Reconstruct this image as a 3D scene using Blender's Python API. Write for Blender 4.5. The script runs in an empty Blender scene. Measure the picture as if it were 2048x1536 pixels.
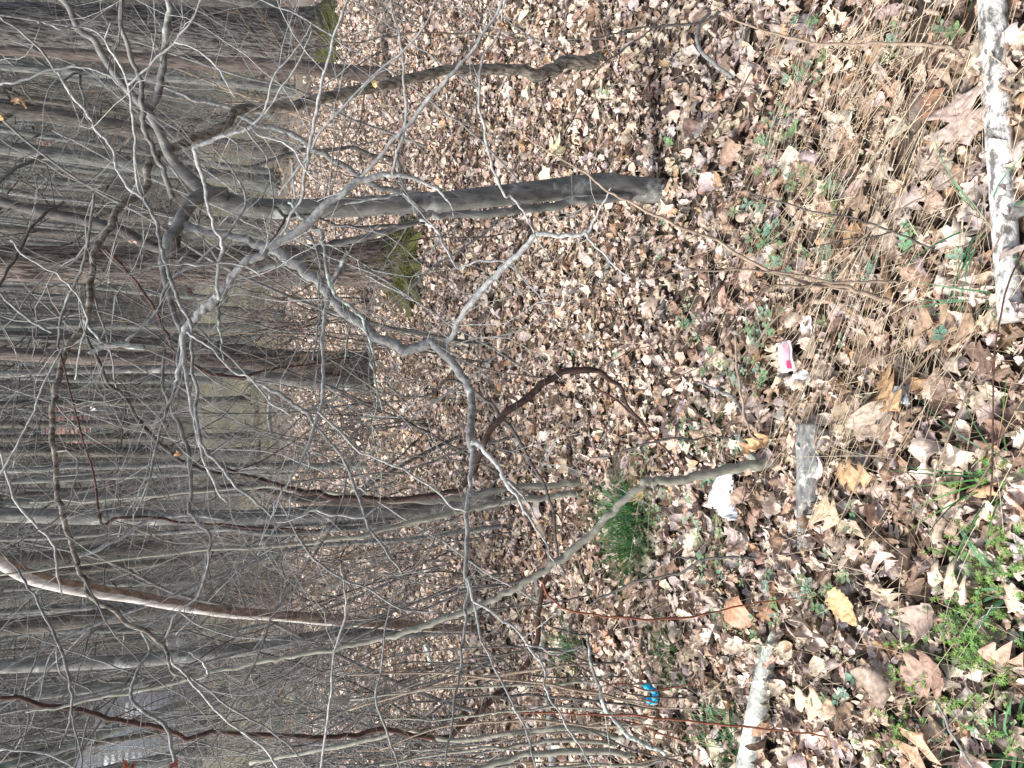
import bpy, math, random
import numpy as np
from mathutils import Vector

# ------------------------------------------------------------------ camera, sky, sun, exposure
SC = bpy.context.scene
COL = SC.collection
PITCH = math.radians(23.0)
CAMZ = 1.6
LENS = 26.0
F = LENS / 36.0 * 2048.0
fwd = np.array([0.0, math.cos(PITCH), -math.sin(PITCH)])
upv = np.array([0.0, math.sin(PITCH), math.cos(PITCH)])
rgt = np.array([1.0, 0.0, 0.0])
CP = np.array([0.0, 0.0, CAMZ])
cam_d = bpy.data.cameras.new("camera")
cam = bpy.data.objects.new("camera", cam_d)
COL.objects.link(cam)
cam_d.sensor_width = 36.0
cam_d.lens = LENS
cam_d.clip_start = 0.02
cam_d.clip_end = 1000.0
# phone held sideways: world up runs to the left of the frame
from mathutils import Matrix
X = -upv; Y = rgt; Z = -fwd
cam.matrix_world = Matrix(((X[0], Y[0], Z[0], CP[0]), (X[1], Y[1], Z[1], CP[1]), (X[2], Y[2], Z[2], CP[2]), (0, 0, 0, 1)))
SC.camera = cam

SUN_EL = math.radians(52); SUN_AZ = math.radians(-98)   # azimuth from +Y, negative = left
world = bpy.data.worlds.new("World"); SC.world = world
world.use_nodes = True
wn = world.node_tree; wn.nodes.clear()
sky = wn.nodes.new("ShaderNodeTexSky"); sky.sky_type = 'NISHITA'; sky.sun_disc = False
sky.sun_elevation = SUN_EL; sky.sun_rotation = SUN_AZ
sky.dust_density = 3.0; sky.air_density = 1.0
bgn = wn.nodes.new("ShaderNodeBackground"); bgn.inputs[1].default_value = 0.13
wo = wn.nodes.new("ShaderNodeOutputWorld")
hs = wn.nodes.new('ShaderNodeHueSaturation'); hs.inputs['Saturation'].default_value = 0.6
wn.links.new(sky.outputs[0], hs.inputs['Color']); wn.links.new(hs.outputs[0], bgn.inputs[0]); wn.links.new(bgn.outputs[0], wo.inputs[0])
sun_d = bpy.data.lights.new("sun", 'SUN'); sun = bpy.data.objects.new("sun", sun_d); COL.objects.link(sun)
sun_d.energy = 3.1; sun_d.angle = math.radians(14); sun_d.color = (1.0, 0.965, 0.91)
sd = Vector((math.cos(SUN_EL) * math.sin(SUN_AZ), math.cos(SUN_EL) * math.cos(SUN_AZ), math.sin(SUN_EL)))
sun.rotation_euler = sd.to_track_quat('Z', 'Y').to_euler()
SC.view_settings.view_transform = 'Standard'; SC.view_settings.look = 'None'
SC.view_settings.gamma = 1.0; SC.view_settings.use_curve_mapping = False
SC.view_settings.exposure = 1.14
SC.cycles.max_bounces = 5; SC.cycles.diffuse_bounces = 3; SC.cycles.transmission_bounces = 3
SC.cycles.transparent_max_bounces = 4

# ------------------------------------------------------------------ helpers
RNG = np.random.default_rng(7)

def ray(px, py):
    return fwd + ((768 - py) / F) * rgt + ((1024 - px) / F) * upv

def W(px, py, y):
    """the point of the world plane y metres ahead seen along a photo pixel"""
    d = ray(px, py)
    return CP + d * (y / d[1])

def depth_of(p):
    return float(np.dot(p - CP, fwd))

def sstep(t):
    t = np.clip(t, 0, 1); return t * t * (3 - 2 * t)

def hgt(x, y):
    x = np.asarray(x, float); y = np.asarray(y, float)
    e = sstep((y - 14) / 8.0)
    h = 1.7 * sstep((y - 17) / 26.0)
    t = np.clip(y - 42, 0, None)
    h = h + 34.0 * sstep(t / 95.0)
    h = h + e * (0.10 * np.sin(x * 0.31 + 1.3) * np.cos(y * 0.23) + 0.05 * np.sin(x * 0.9 + y * 0.7))
    h = h + sstep(t / 30.0) * (1.3 * np.sin(x * 0.045 + 0.6) + 0.7 * np.sin(x * 0.13 + y * 0.05))
    h = h + 0.015 * np.sin(x * 2.3 + 0.4) * np.sin(y * 1.9 + 1.0) + 0.012 * np.sin(x * 4.1 + y * 2.7)
    return h

def G(px, py, lift=0.0):
    """ground point seen at a photo pixel"""
    d = ray(px, py)
    t = (CAMZ) / -d[2] if d[2] < -0.02 else 60.0
    for _ in range(12):
        p = CP + d * t
        err = p[2] - float(hgt(p[0], p[1]))
        t = t + err / max(0.05, -d[2] + 0.03)
        t = min(max(t, 0.2), 140)
    p = CP + d * t
    p[2] = float(hgt(p[0], p[1])) + lift
    return p

def catmull(P, n_per):
    P = np.asarray(P, float)
    if len(P) < 3:
        k = max(2, n_per * (len(P) - 1) + 1)
        t = np.linspace(0, 1, k)[:, None]
        return P[0] * (1 - t) + P[-1] * t
    A = np.vstack([2 * P[0] - P[1], P, 2 * P[-1] - P[-2]])
    out = []
    for i in range(len(P) - 1):
        p0, p1, p2, p3 = A[i], A[i + 1], A[i + 2], A[i + 3]
        for k in range(n_per):
            t = k / n_per
            out.append(0.5 * ((2 * p1) + (-p0 + p2) * t + (2 * p0 - 5 * p1 + 4 * p2 - p3) * t * t + (-p0 + 3 * p1 - 3 * p2 + p3) * t ** 3))
    out.append(P[-1])
    return np.array(out)

class MB:
    def __init__(s):
        s.v = []; s.f = []; s.n = 0; s.c = []
    def add(s, v, f, col=None):
        v = np.asarray(v, float).reshape(-1, 3); f = np.asarray(f, int)
        s.v.append(v); s.f.append(f + s.n); s.n += len(v)
        s.c.append(np.tile(np.array(col if col is not None else (1, 1, 1), float), (len(v), 1)) if np.ndim(col) < 2 else np.asarray(col, float))
    def tube(s, P, R, k=6, bark=0.0, col=None, rng=RNG, cap=True):
        P = np.asarray(P, float); n = len(P)
        R = np.broadcast_to(np.asarray(R, float), (n,)).copy()
        T = np.gradient(P, axis=0); T /= (np.linalg.norm(T, axis=1)[:, None] + 1e-12)
        a = np.array([0, 0, 1.0]) if abs(T[0][2]) < 0.9 else np.array([1.0, 0, 0])
        N = np.zeros_like(P); u = np.cross(T[0], a); u /= np.linalg.norm(u); N[0] = u
        for i in range(1, n):
            u = u - T[i] * np.dot(u, T[i]); u /= (np.linalg.norm(u) + 1e-12); N[i] = u
        B = np.cross(T, N)
        ang = np.arange(k) * 2 * math.pi / k
        rad = np.repeat(R[:, None], k, 1)
        if bark > 0:
            ph = rng.uniform(0, 6.28, 4)
            ridge = 0.6 * np.sin(ang * 3 + ph[0])[None, :] + 0.5 * np.sin(ang * 5 + ph[1])[None, :]
            q = rng.normal(0, 1.0, (n, k)); q[1:-1] = (q[:-2] + q[1:-1] + q[2:]) / 3; q = (q + np.roll(q, 1, 1)) * 0.7; ridge = ridge + q
            rad = rad * (1 + bark * ridge)
        V = P[:, None, :] + rad[:, :, None] * (np.cos(ang)[None, :, None] * N[:, None, :] + np.sin(ang)[None, :, None] * B[:, None, :])
        V = V.reshape(-1, 3)
        i = np.arange(n - 1)[:, None] * k; j = np.arange(k)[None, :]; j2 = (np.arange(k) + 1)[None, :] % k
        Fq = np.stack([i + j, i + j2, i + k + j2, i + k + j], -1).reshape(-1, 4)
        if cap:
            V = np.vstack([V, P[0], P[-1]])
            jj = np.arange(k); jn = (jj + 1) % k
            c0 = np.stack([np.full(k, n * k), jn, jj, jj], -1)
            c1 = np.stack([np.full(k, n * k + 1), (n - 1) * k + jj, (n - 1) * k + jn, (n - 1) * k + jn], -1)
            Fq = np.vstack([Fq, c0, c1])
        s.add(V, Fq, col)
    def build(s, name, mat, parent=None, smooth=True, colors=False):
        V = np.vstack(s.v); Fc = np.vstack(s.f)
        me = bpy.data.meshes.new(name)
        tri = Fc[:, 2] == Fc[:, 3]
        q = Fc[~tri]; t3 = Fc[tri][:, :3]
        loops = np.concatenate([q.ravel(), t3.ravel()]).astype(np.int32)
        tot = np.concatenate([np.full(len(q), 4), np.full(len(t3), 3)]).astype(np.int32)
        st = np.concatenate([[0], np.cumsum(tot)[:-1]]).astype(np.int32)
        me.vertices.add(len(V)); me.vertices.foreach_set("co", V.astype(np.float32).ravel())
        me.loops.add(len(loops)); me.loops.foreach_set("vertex_index", loops)
        me.polygons.add(len(tot)); me.polygons.foreach_set("loop_start", st)
        me.polygons.foreach_set("loop_total", tot)
        if smooth: me.polygons.foreach_set("use_smooth", np.ones(len(tot), bool))
        if colors:
            ca = me.color_attributes.new("Col", 'FLOAT_COLOR', 'POINT')
            c = np.ones((len(V), 4), np.float32); c[:, :3] = np.vstack(s.c)
            ca.data.foreach_set("color", c.ravel())
        me.update(calc_edges=True)
        me.materials.append(mat)
        o = bpy.data.objects.new(name, me); COL.objects.link(o)
        if parent is not None:
            o.parent = parent
            o.location = -np.array(parent["_o"]) if "_o" in parent else (0, 0, 0)
        return o

def tag(o, label=None, cat=None, group=None, kind=None):
    if label: o["label"] = label
    if cat: o["category"] = cat
    if group: o["group"] = group
    if kind: o["kind"] = kind
    return o

def empty(name, loc, label, cat, group=None):
    o = bpy.data.objects.new(name, None); COL.objects.link(o)
    o.location = loc; o["_o"] = [float(a) for a in loc]
    return tag(o, label, cat, group)

# ------------------------------------------------------------------ materials
def mat_new(name):
    m = bpy.data.materials.new(name); m.use_nodes = True
    nt = m.node_tree; nt.nodes.clear()
    out = nt.nodes.new("ShaderNodeOutputMaterial"); p = nt.nodes.new("ShaderNodeBsdfPrincipled")
    nt.links.new(p.outputs[0], out.inputs[0])
    return m, nt, p, out

def noise(nt, vec, scale, detail=5, rough=0.6):
    n = nt.nodes.new("ShaderNodeTexNoise"); n.inputs["Scale"].default_value = scale
    n.inputs["Detail"].default_value = detail; n.inputs["Roughness"].default_value = rough
    nt.links.new(vec, n.inputs["Vector"]); return n

def ramp(nt, fac, stops):
    r = nt.nodes.new("ShaderNodeValToRGB"); e = r.color_ramp.elements
    while len(e) < len(stops): e.new(0.5)
    for el, (p, c) in zip(e, stops):
        el.position = p; el.color = (c[0], c[1], c[2], 1) if not np.isscalar(c) else (c, c, c, 1)
    nt.links.new(fac, r.inputs[0]); return r

def mix(nt, fac, a, b, mode='MIX'):
    m = nt.nodes.new("ShaderNodeMix"); m.data_type = 'RGBA'; m.blend_type = mode
    if np.isscalar(fac): m.inputs[0].default_value = fac
    else: nt.links.new(fac, m.inputs[0])
    for s, v in ((m.inputs[6], a), (m.inputs[7], b)):
        if isinstance(v, tuple): s.default_value = (*v, 1)
        else: nt.links.new(v, s)
    return m.outputs[2]

def coords(nt, stretch=(1, 1, 1)):
    g = nt.nodes.new("ShaderNodeNewGeometry")
    mp = nt.nodes.new("ShaderNodeMapping"); mp.inputs["Scale"].default_value = stretch
    nt.links.new(g.outputs["Position"], mp.inputs[0]); return g, mp.outputs[0]

def bark(name, dark, light, scale=30, stretch=(1, 1, 0.12), lichen=None, lich_amt=0.5, lich_scale=9, moss_z=None, bump=0.6, dist=0.01, spots=None, contrast=(0.35, 0.68)):
    m, nt, p, out = mat_new(name)
    g, v = coords(nt, stretch)
    n1 = noise(nt, v, scale, 7, 0.65)
    r = ramp(nt, n1.outputs[0], [(contrast[0], dark), (contrast[1], light)])
    n2 = noise(nt, g.outputs["Position"], 3.1, 3)
    r2 = ramp(nt, n2.outputs[0], [(0.3, 0.75), (0.7, 1.12)])
    c = mix(nt, 1.0, r.outputs[0], r2.outputs[0], 'MULTIPLY')
    if spots:
        n4 = noise(nt, v, scale * 0.35, 3, 0.5)
        f4 = ramp(nt, n4.outputs[0], [(0.56, 0.0), (0.62, 1.0)])
        c = mix(nt, f4.outputs[0], c, spots)
    if lichen:
        n3 = noise(nt, g.outputs["Position"], lich_scale, 6, 0.7)
        f3 = ramp(nt, n3.outputs[0], [(lich_amt, 0.0), (lich_amt + 0.09, 1.0)])
        c = mix(nt, f3.outputs[0], c, lichen)
    if moss_z is not None:
        sx = nt.nodes.new("ShaderNodeSeparateXYZ"); nt.links.new(g.outputs["Position"], sx.inputs[0])
        n5 = noise(nt, g.outputs["Position"], 11, 4)
        a = nt.nodes.new("ShaderNodeMath"); a.operation = 'MULTIPLY_ADD'
        nt.links.new(n5.outputs[0], a.inputs[0]); a.inputs[1].default_value = 0.9; nt.links.new(sx.outputs[2], a.inputs[2])
        f5 = ramp(nt, a.outputs[0], [(min(.98, moss_z), 1.0), (min(1, moss_z + 0.14), 0.0)])
        c = mix(nt, f5.outputs[0], c, (0.075, 0.085, 0.022))
    nt.links.new(c, p.inputs["Base Color"])
    p.inputs["Roughness"].default_value = 0.85
    p.inputs["Specular IOR Level"].default_value = 0.25
    b = nt.nodes.new("ShaderNodeBump"); b.inputs["Strength"].default_value = bump; b.inputs["Distance"].default_value = dist
    nt.links.new(n1.outputs[0], b.inputs["Height"]); nt.links.new(b.outputs[0], p.inputs["Normal"])
    return m

ISO = (1, 1, 1)
M = {}
M['beech'] = bark('smooth_grey_bark', (0.085, 0.083, 0.078), (0.24, 0.235, 0.22), 40, (1, 1, 0.35), (0.36, 0.38, 0.35), 0.56, 7, bump=0.35, dist=0.006)
M['limb'] = bark('grey_branch_bark', (0.10, 0.10, 0.098), (0.33, 0.33, 0.32), 75, ISO, (0.45, 0.50, 0.46), 0.60, 22, bump=0.4, dist=0.003)
M['pale'] = bark('pale_branch_bark', (0.20, 0.20, 0.195), (0.52, 0.52, 0.50), 80, ISO, (0.55, 0.60, 0.55), 0.58, 26, bump=0.4, dist=0.003)
M['lich'] = bark('lichened_bark', (0.13, 0.13, 0.125), (0.30, 0.30, 0.28), 60, ISO, (0.46, 0.55, 0.49), 0.48, 30, bump=0.6, dist=0.004)
M['dark'] = bark('dark_bark', (0.035, 0.032, 0.03), (0.13, 0.12, 0.11), 60, (1, 1, 0.5), bump=0.5, dist=0.004)
M['redvine'] = bark('red_brown_vine_bark', (0.035, 0.02, 0.016), (0.13, 0.07, 0.055), 60, (1, 1, 0.2), bump=0.8, dist=0.006)
M['vinedark'] = bark('dark_brown_vine_bark', (0.02, 0.013, 0.011), (0.085, 0.052, 0.042), 60, (1, 1, 0.4), bump=0.6, dist=0.004)
M['redcane'] = bark('red_cane_bark', (0.13, 0.045, 0.03), (0.27, 0.10, 0.06), 50, ISO, bump=0.1, dist=0.001)
M['tancane'] = bark('tan_cane_bark', (0.19, 0.145, 0.105), (0.36, 0.28, 0.215), 50, ISO, bump=0.1, dist=0.001)
M['tanbark'] = bark('furrowed_tan_bark', (0.07, 0.062, 0.05), (0.34, 0.30, 0.25), 85, (1, 1, 0.22), bump=1.0, dist=0.008, contrast=(0.4, 0.62))
M['sapling'] = bark('olive_grey_sapling_bark', (0.17, 0.165, 0.135), (0.34, 0.33, 0.27), 50, (1, 1, 0.4), (0.40, 0.42, 0.36), 0.6, 25, bump=0.25, dist=0.002)
M['oak'] = bark('furrowed_oak_bark', (0.035, 0.033, 0.03), (0.27, 0.255, 0.24), 48, (1, 1, 0.13), bump=1.0, dist=0.05, moss_z=0.62, contrast=(0.42, 0.62))
M['oakbrown'] = bark('brown_furrowed_bark', (0.035, 0.027, 0.022), (0.26, 0.21, 0.18), 60, (1, 1, 0.12), bump=1.0, dist=0.03, moss_z=0.60, contrast=(0.42, 0.62))
M['redtrunk'] = bark('reddish_dark_bark', (0.06, 0.048, 0.042), (0.24, 0.195, 0.17), 50, (1, 1, 0.15), bump=0.9, dist=0.02)
M['bgrey'] = bark('wood_grey_bark', (0.082, 0.085, 0.078), (0.29, 0.295, 0.275), 22, (1, 1, 0.2), (0.24, 0.28, 0.24), 0.57, 1.8, bump=0.8, dist=0.05)
M['bbrown'] = bark('wood_brown_bark', (0.055, 0.048, 0.042), (0.20, 0.18, 0.155), 22, (1, 1, 0.2), (0.10, 0.11, 0.06), 0.60, 1.2, bump=0.8, dist=0.05)
M['twigs'] = bark('twig_bark', (0.09, 0.085, 0.08), (0.27, 0.255, 0.245), 8, ISO, bump=0.1, dist=0.001)
M['rotlog'] = bark('weathered_log_wood', (0.09, 0.09, 0.09), (0.34, 0.34, 0.33), 75, (0.35, 1, 1), (0.50, 0.55, 0.46), 0.55, 26, bump=0.8, dist=0.006)
M['lichlog'] = bark('lichen_covered_log', (0.20, 0.21, 0.19), (0.45, 0.46, 0.42), 60, ISO, (0.58, 0.64, 0.55), 0.47, 16, bump=0.9, dist=0.006)
M['birch'] = bark('flaky_white_bark', (0.13, 0.125, 0.115), (0.60, 0.59, 0.57), 42, (0.7, 1, 1), spots=None, bump=1.0, dist=0.012, contrast=(0.40, 0.52))
M['woodcut'] = bark('cut_wood', (0.20, 0.12, 0.07), (0.42, 0.26, 0.15), 50, (0.2, 1, 1), bump=0.5, dist=0.003)
M['cutend'] = bark('weathered_cut_end', (0.25, 0.23, 0.20), (0.50, 0.47, 0.42), 50, ISO, bump=0.5, dist=0.003)

def peeled_lit_side():
    m, nt, p, out = mat_new('peeling_bark_lit_side')
    g, v = coords(nt, (1, 1, 0.22))
    a = ramp(nt, noise(nt, v, 45, 6).outputs[0], [(0.35, (0.09, 0.06, 0.045)), (0.68, (0.36, 0.26, 0.20))])
    b = ramp(nt, noise(nt, v, 50, 5).outputs[0], [(0.35, (0.30, 0.27, 0.24)), (0.62, (0.66, 0.62, 0.58))])
    # flaking bark, sunlit left flank painted white: split by trunk facing, broken by noise
    sx = nt.nodes.new("ShaderNodeSeparateXYZ"); nt.links.new(g.outputs["Normal"], sx.inputs[0])
    n = noise(nt, v, 14, 4)
    ad = nt.nodes.new("ShaderNodeMath"); ad.operation = 'MULTIPLY_ADD'; ad.inputs[1].default_value = 1.4
    nt.links.new(n.outputs[0], ad.inputs[0]); nt.links.new(sx.outputs[0], ad.inputs[2])
    z = nt.nodes.new("ShaderNodeSeparateXYZ"); nt.links.new(g.outputs["Position"], z.inputs[0])
    zz = nt.nodes.new("ShaderNodeMapRange"); nt.links.new(z.outputs[2], zz.inputs[0])
    zz.inputs[1].default_value = 0.9; zz.inputs[2].default_value = 2.3; zz.inputs[3].default_value = 0.6; zz.inputs[4].default_value = -0.5
    ad2 = nt.nodes.new("ShaderNodeMath"); nt.links.new(ad.outputs[0], ad2.inputs[0]); nt.links.new(zz.outputs[0], ad2.inputs[1])
    f = ramp(nt, ad2.outputs[0], [(0.62, 1.0), (0.70, 0.0)])
    c = mix(nt, f.outputs[0], a.outputs[0], b.outputs[0])
    nt.links.new(c, p.inputs["Base Color"]); p.inputs["Roughness"].default_value = 0.8
    return m
M['peel_lit'] = peeled_lit_side()

def leafmat(name, trans=0.25, rough=0.55, vscale=90):
    m, nt, p, out = mat_new(name)
    at = nt.nodes.new("ShaderNodeAttribute"); at.attribute_name = "Col"
    g, v = coords(nt)
    n = noise(nt, g.outputs["Position"], vscale, 4)
    r = ramp(nt, n.outputs[0], [(0.32, 0.6), (0.66, 1.18)])
    c = mix(nt, 1.0, at.outputs["Color"], r.outputs[0], 'MULTIPLY')
    nt.links.new(c, p.inputs["Base Color"])
    p.inputs["Roughness"].default_value = rough; p.inputs["Specular IOR Level"].default_value = 0.35
    tr = nt.nodes.new("ShaderNodeBsdfTranslucent"); nt.links.new(c, tr.inputs[0])
    ms = nt.nodes.new("ShaderNodeMixShader"); ms.inputs[0].default_value = trans
    nt.links.new(p.outputs[0], ms.inputs[1]); nt.links.new(tr.outputs[0], ms.inputs[2])
    nt.links.new(ms.outputs[0], out.inputs[0])
    b = nt.nodes.new("ShaderNodeBump"); b.inputs["Strength"].default_value = 0.4; b.inputs["Distance"].default_value = 0.002
    nt.links.new(n.outputs[0], b.inputs["Height"]); nt.links.new(b.outputs[0], p.inputs["Normal"])
    return m
M['leaf'] = leafmat('dead_leaf', 0.15, 0.5)
M['green'] = leafmat('living_leaf', 0.3, 0.45, 200)
M['straw'] = leafmat('straw', 0.1, 0.5, 120)

def plain(name, colr, rough=0.6, spec=0.4, nscale=20, var=0.15):
    m, nt, p, out = mat_new(name)
    g, v = coords(nt)
    r = ramp(nt, noise(nt, v, nscale).outputs[0], [(0.3, tuple(c * (1 - var) for c in colr)), (0.7, tuple(min(1, c * (1 + var)) for c in colr))])
    nt.links.new(r.outputs[0], p.inputs["Base Color"])
    p.inputs["Roughness"].default_value = rough; p.inputs["Specular IOR Level"].default_value = spec
    return m

def groundmat():
    m, nt, p, out = mat_new('forest_floor')
    g, v = coords(nt)
    n1 = noise(nt, v, 14, 8, 0.75)
    soil = ramp(nt, n1.outputs[0], [(0.35, (0.02, 0.016, 0.012)), (0.65, (0.11, 0.08, 0.06))])
    n2 = noise(nt, v, 3.0, 8, 0.8)
    mossy = ramp(nt, n2.outputs[0], [(0.3, (0.06, 0.05, 0.04)), (0.5, (0.13, 0.105, 0.08)), (0.7, (0.24, 0.19, 0.15))])
    lawn = ramp(nt, noise(nt, v, 5, 7, 0.8).outputs[0], [(0.3, (0.07, 0.065, 0.04)), (0.7, (0.15, 0.14, 0.085))])
    hill = ramp(nt, noise(nt, v, 0.9, 9, 0.8).outputs[0], [(0.3, (0.05, 0.045, 0.038)), (0.5, (0.10, 0.09, 0.075)), (0.72, (0.22, 0.19, 0.16))])
    sx = nt.nodes.new("ShaderNodeSeparateXYZ"); nt.links.new(g.outputs["Position"], sx.inputs[0])
    nb = noise(nt, v, 0.25, 4)
    yy = nt.nodes.new("ShaderNodeMath"); yy.operation = 'MULTIPLY_ADD'; nt.links.new(nb.outputs[0], yy.inputs[0])
    yy.inputs[1].default_value = 9; nt.links.new(sx.outputs[1], yy.inputs[2])
    def band(a, b):
        mr = nt.nodes.new("ShaderNodeMapRange"); nt.links.new(yy.outputs[0], mr.inputs[0])
        mr.inputs[1].default_value = a; mr.inputs[2].default_value = b; mr.inputs[3].default_value = 0; mr.inputs[4].default_value = 1
        return mr.outputs[0]
    c = mix(nt, band(16, 18.5), soil.outputs[0], mossy.outputs[0])
    c = mix(nt, band(21, 25), c, lawn.outputs[0])
    c = mix(nt, band(40, 47), c, hill.outputs[0])
    nt.links.new(c, p.inputs["Base Color"]); p.inputs["Roughness"].default_value = 0.95
    b = nt.nodes.new("ShaderNodeBump"); b.inputs["Strength"].default_value = 0.8; b.inputs["Distance"].default_value = 0.05
    nt.links.new(n2.outputs[0], b.inputs["Height"]); nt.links.new(b.outputs[0], p.inputs["Normal"])
    return m
M['ground'] = groundmat()

# ------------------------------------------------------------------ ground sheet
def build_ground():
    xs = np.unique(np.concatenate([np.linspace(-180, -20, 40), np.linspace(-20, -4, 40), np.linspace(-4, 4, 120), np.linspace(4, 20, 40), np.linspace(20, 180, 40)]))
    ys = np.unique(np.concatenate([np.linspace(-40, -1, 30), np.linspace(-1, 6, 110), np.linspace(6, 24, 80), np.linspace(24, 220, 110)]))
    Xg, Yg = np.meshgrid(xs, ys)
    Zg = hgt(Xg, Yg)
    V = np.stack([Xg, Yg, Zg], -1).reshape(-1, 3)
    nx = len(xs); ny = len(ys)
    i = (np.arange(ny - 1)[:, None] * nx + np.arange(nx - 1)[None, :]).ravel()
    mb = MB(); mb.add(V, np.stack([i, i + 1, i + nx + 1, i + nx], -1))
    o = mb.build('ground', M['ground']); tag(o, kind='structure', label='forest floor running back to a wooded slope')
build_ground()

def litter_edge(x):
    """how far ahead the leaf litter reaches"""
    return 15.0 - 3.5 * sstep((x - 1.0) / 5.0) + 0.8 * np.sin(x * 0.8) + 0.4 * np.sin(x * 2.1 + 1)

# ------------------------------------------------------------------ dead leaves
def profiles(R):
    t = np.linspace(0, 1, R)
    env = np.sin(math.pi * np.clip(t * 1.02, 0, 1) ** 0.85) ** 0.7
    out = []
    for kind in range(8):
        if kind == 0:   w = env * (0.62 + 0.38 * np.cos(t * math.pi * 7.0 + 3.0))
        elif kind == 1: w = env * (0.50 + 0.50 * np.cos(t * math.pi * 6.0 + 3.4))
        elif kind == 2: w = env * (0.68 + 0.30 * np.cos(t * math.pi * 8.5 + 2.0))
        elif kind == 3: w = env * (0.45 + 0.55 * np.abs(np.cos(t * math.pi * 3.0 + 0.5)))
        elif kind == 4: w = env
        elif kind == 5: w = env * (0.6 + 0.4 * t) * (0.9 + 0.1 * np.cos(t * 30))
        elif kind == 6: w = env * (0.75 - 0.35 * np.cos(t * math.pi * 4.5))
        else:           w = env * 0.6
        w = w.copy(); w[0] = 0.03; w[-1] = 0.02
        out.append(w)
    return np.array(out)

PAL = np.array([(0.45, 0.34, 0.26), (0.56, 0.45, 0.36), (0.66, 0.55, 0.45), (0.38, 0.26, 0.19), (0.27, 0.18, 0.13),
                (0.52, 0.43, 0.39), (0.72, 0.61, 0.48), (0.44, 0.27, 0.16), (0.19, 0.125, 0.095), (0.36, 0.30, 0.28),
                (0.62, 0.52, 0.46), (0.10, 0.07, 0.058)])
PW = np.array([18, 18, 10, 12, 9, 10, 4, 4, 5, 7, 6, 3.0]); PW /= PW.sum()

def leaves(P, L, R, cols, rng, tilt=0.35, wr=(0.32, 0.62), zmax=0.03, yaw=None, kinds=None, palette=None, curlmul=1.0, tiltxy=None, colnoise=0.12, flat=False):
    """N dead leaves at ground points P (N,2|3) lengths L; R rows, cols columns; returns verts, faces, colours"""
    N = len(P)
    prof = profiles(R)
    kinds = rng.choice(8, N, p=[.2, .16, .13, .1, .14, .07, .12, .08]) if kinds is None else kinds
    wt = prof[kinds]
    wt2 = wt * (1 + rng.normal(0, 0.10, (N, R)))
    t = np.linspace(0, 1, R)[None, :] - 0.5
    s = np.linspace(-1, 1, cols)[None, None, :]
    Wd = L * rng.uniform(wr[0], wr[1], N)
    u = t * L[:, None]                                   # N,R
    k1 = rng.normal(0, 1.6, N) * curlmul / L             # bend along
    k1 = np.where(np.abs(k1) < 1e-3, 1e-3, k1)
    k2 = np.abs(rng.normal(0, 2.2, N)) * rng.choice([-1, 1], N, p=[.3, .7]) * curlmul / Wd
    k2 = np.where(np.abs(k2) < 1e-3, 1e-3, k2)
    wv = (wt2 * Wd[:, None])[:, :, None] * s             # N,R,C
    if cols > 3:                                          # skew lobes forward
        u3 = u[:, :, None] + np.abs(s) * (wt * Wd[:, None])[:, :, None] * 0.35
    else:
        u3 = np.repeat(u[:, :, None], cols, 2)
    y = np.sin(k2[:, None, None] * wv) / k2[:, None, None]
    z2 = (1 - np.cos(k2[:, None, None] * wv)) / k2[:, None, None]
    tw = rng.normal(0, 0.5, N)[:, None, None] * u3 / L[:, None, None]
    y, z2 = y * np.cos(tw) - z2 * np.sin(tw), y * np.sin(tw) + z2 * np.cos(tw)
    x = np.sin(k1[:, None, None] * u3) / k1[:, None, None] - z2 * np.sin(k1[:, None, None] * u3)
    z = (1 - np.cos(k1[:, None, None] * u3)) / k1[:, None, None] + z2 * np.cos(k1[:, None, None] * u3)
    z = z + rng.normal(0, 0.025, z.shape) * L[:, None, None]
    V = np.stack([x, y, z], -1).reshape(N, -1, 3)
    yaw = rng.uniform(0, 2 * math.pi, N) if yaw is None else yaw
    a = rng.normal(0, tilt, N); b = rng.normal(0, tilt, N)
    ca, sa, cb, sb, cy, sy = np.cos(a), np.sin(a), np.cos(b), np.sin(b), np.cos(yaw), np.sin(yaw)
    X1 = V[..., 0] * cb[:, None] + V[..., 2] * sb[:, None]; Z1 = -V[..., 0] * sb[:, None] + V[..., 2] * cb[:, None]
    Y2 = V[..., 1] * ca[:, None] - Z1 * sa[:, None]; Z2 = V[..., 1] * sa[:, None] + Z1 * ca[:, None]
    X3 = X1 * cy[:, None] - Y2 * sy[:, None]; Y3 = X1 * sy[:, None] + Y2 * cy[:, None]
    zmin = Z2.min(1)
    gx = P[:, 0][:, None] + X3; gy = P[:, 1][:, None] + Y3
    base = hgt(P[:, 0], P[:, 1]) if P.shape[1] == 2 else P[:, 2]
    lift = rng.uniform(0, 1, N) ** 1.5 * zmax + np.clip(-zmin, 0, None) * rng.uniform(0.35, 0.95, N)
    gz = base[:, None] + lift[:, None] + Z2
    V = np.stack([gx, gy, gz], -1).reshape(-1, 3)
    r = np.arange(R - 1)[:, None] * cols; c = np.arange(cols - 1)[None, :]
    q = np.stack([r + c, r + c + 1, r + cols + c + 1, r + cols + c], -1).reshape(-1, 4)
    Fq = (q[None] + (np.arange(N) * R * cols)[:, None, None]).reshape(-1, 4)
    pal, pw = (PAL, PW) if palette is None else palette
    C = pal[rng.choice(len(pal), N, p=pw)] * rng.uniform(0.8, 1.2, N)[:, None] * (1 + rng.normal(0, 0.03, (N, 3)))
    C = np.repeat(C[:, None, :], R * cols, 1)
    mid = np.ones((R, cols)); mid[:, cols // 2] = 1.12     # paler midrib
    C = C * mid.reshape(1, -1, 1) * (1 + rng.normal(0, colnoise, (N, R * cols, 1)))
    return V, Fq, np.clip(C, 0.01, 0.95).reshape(-1, 3)

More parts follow.
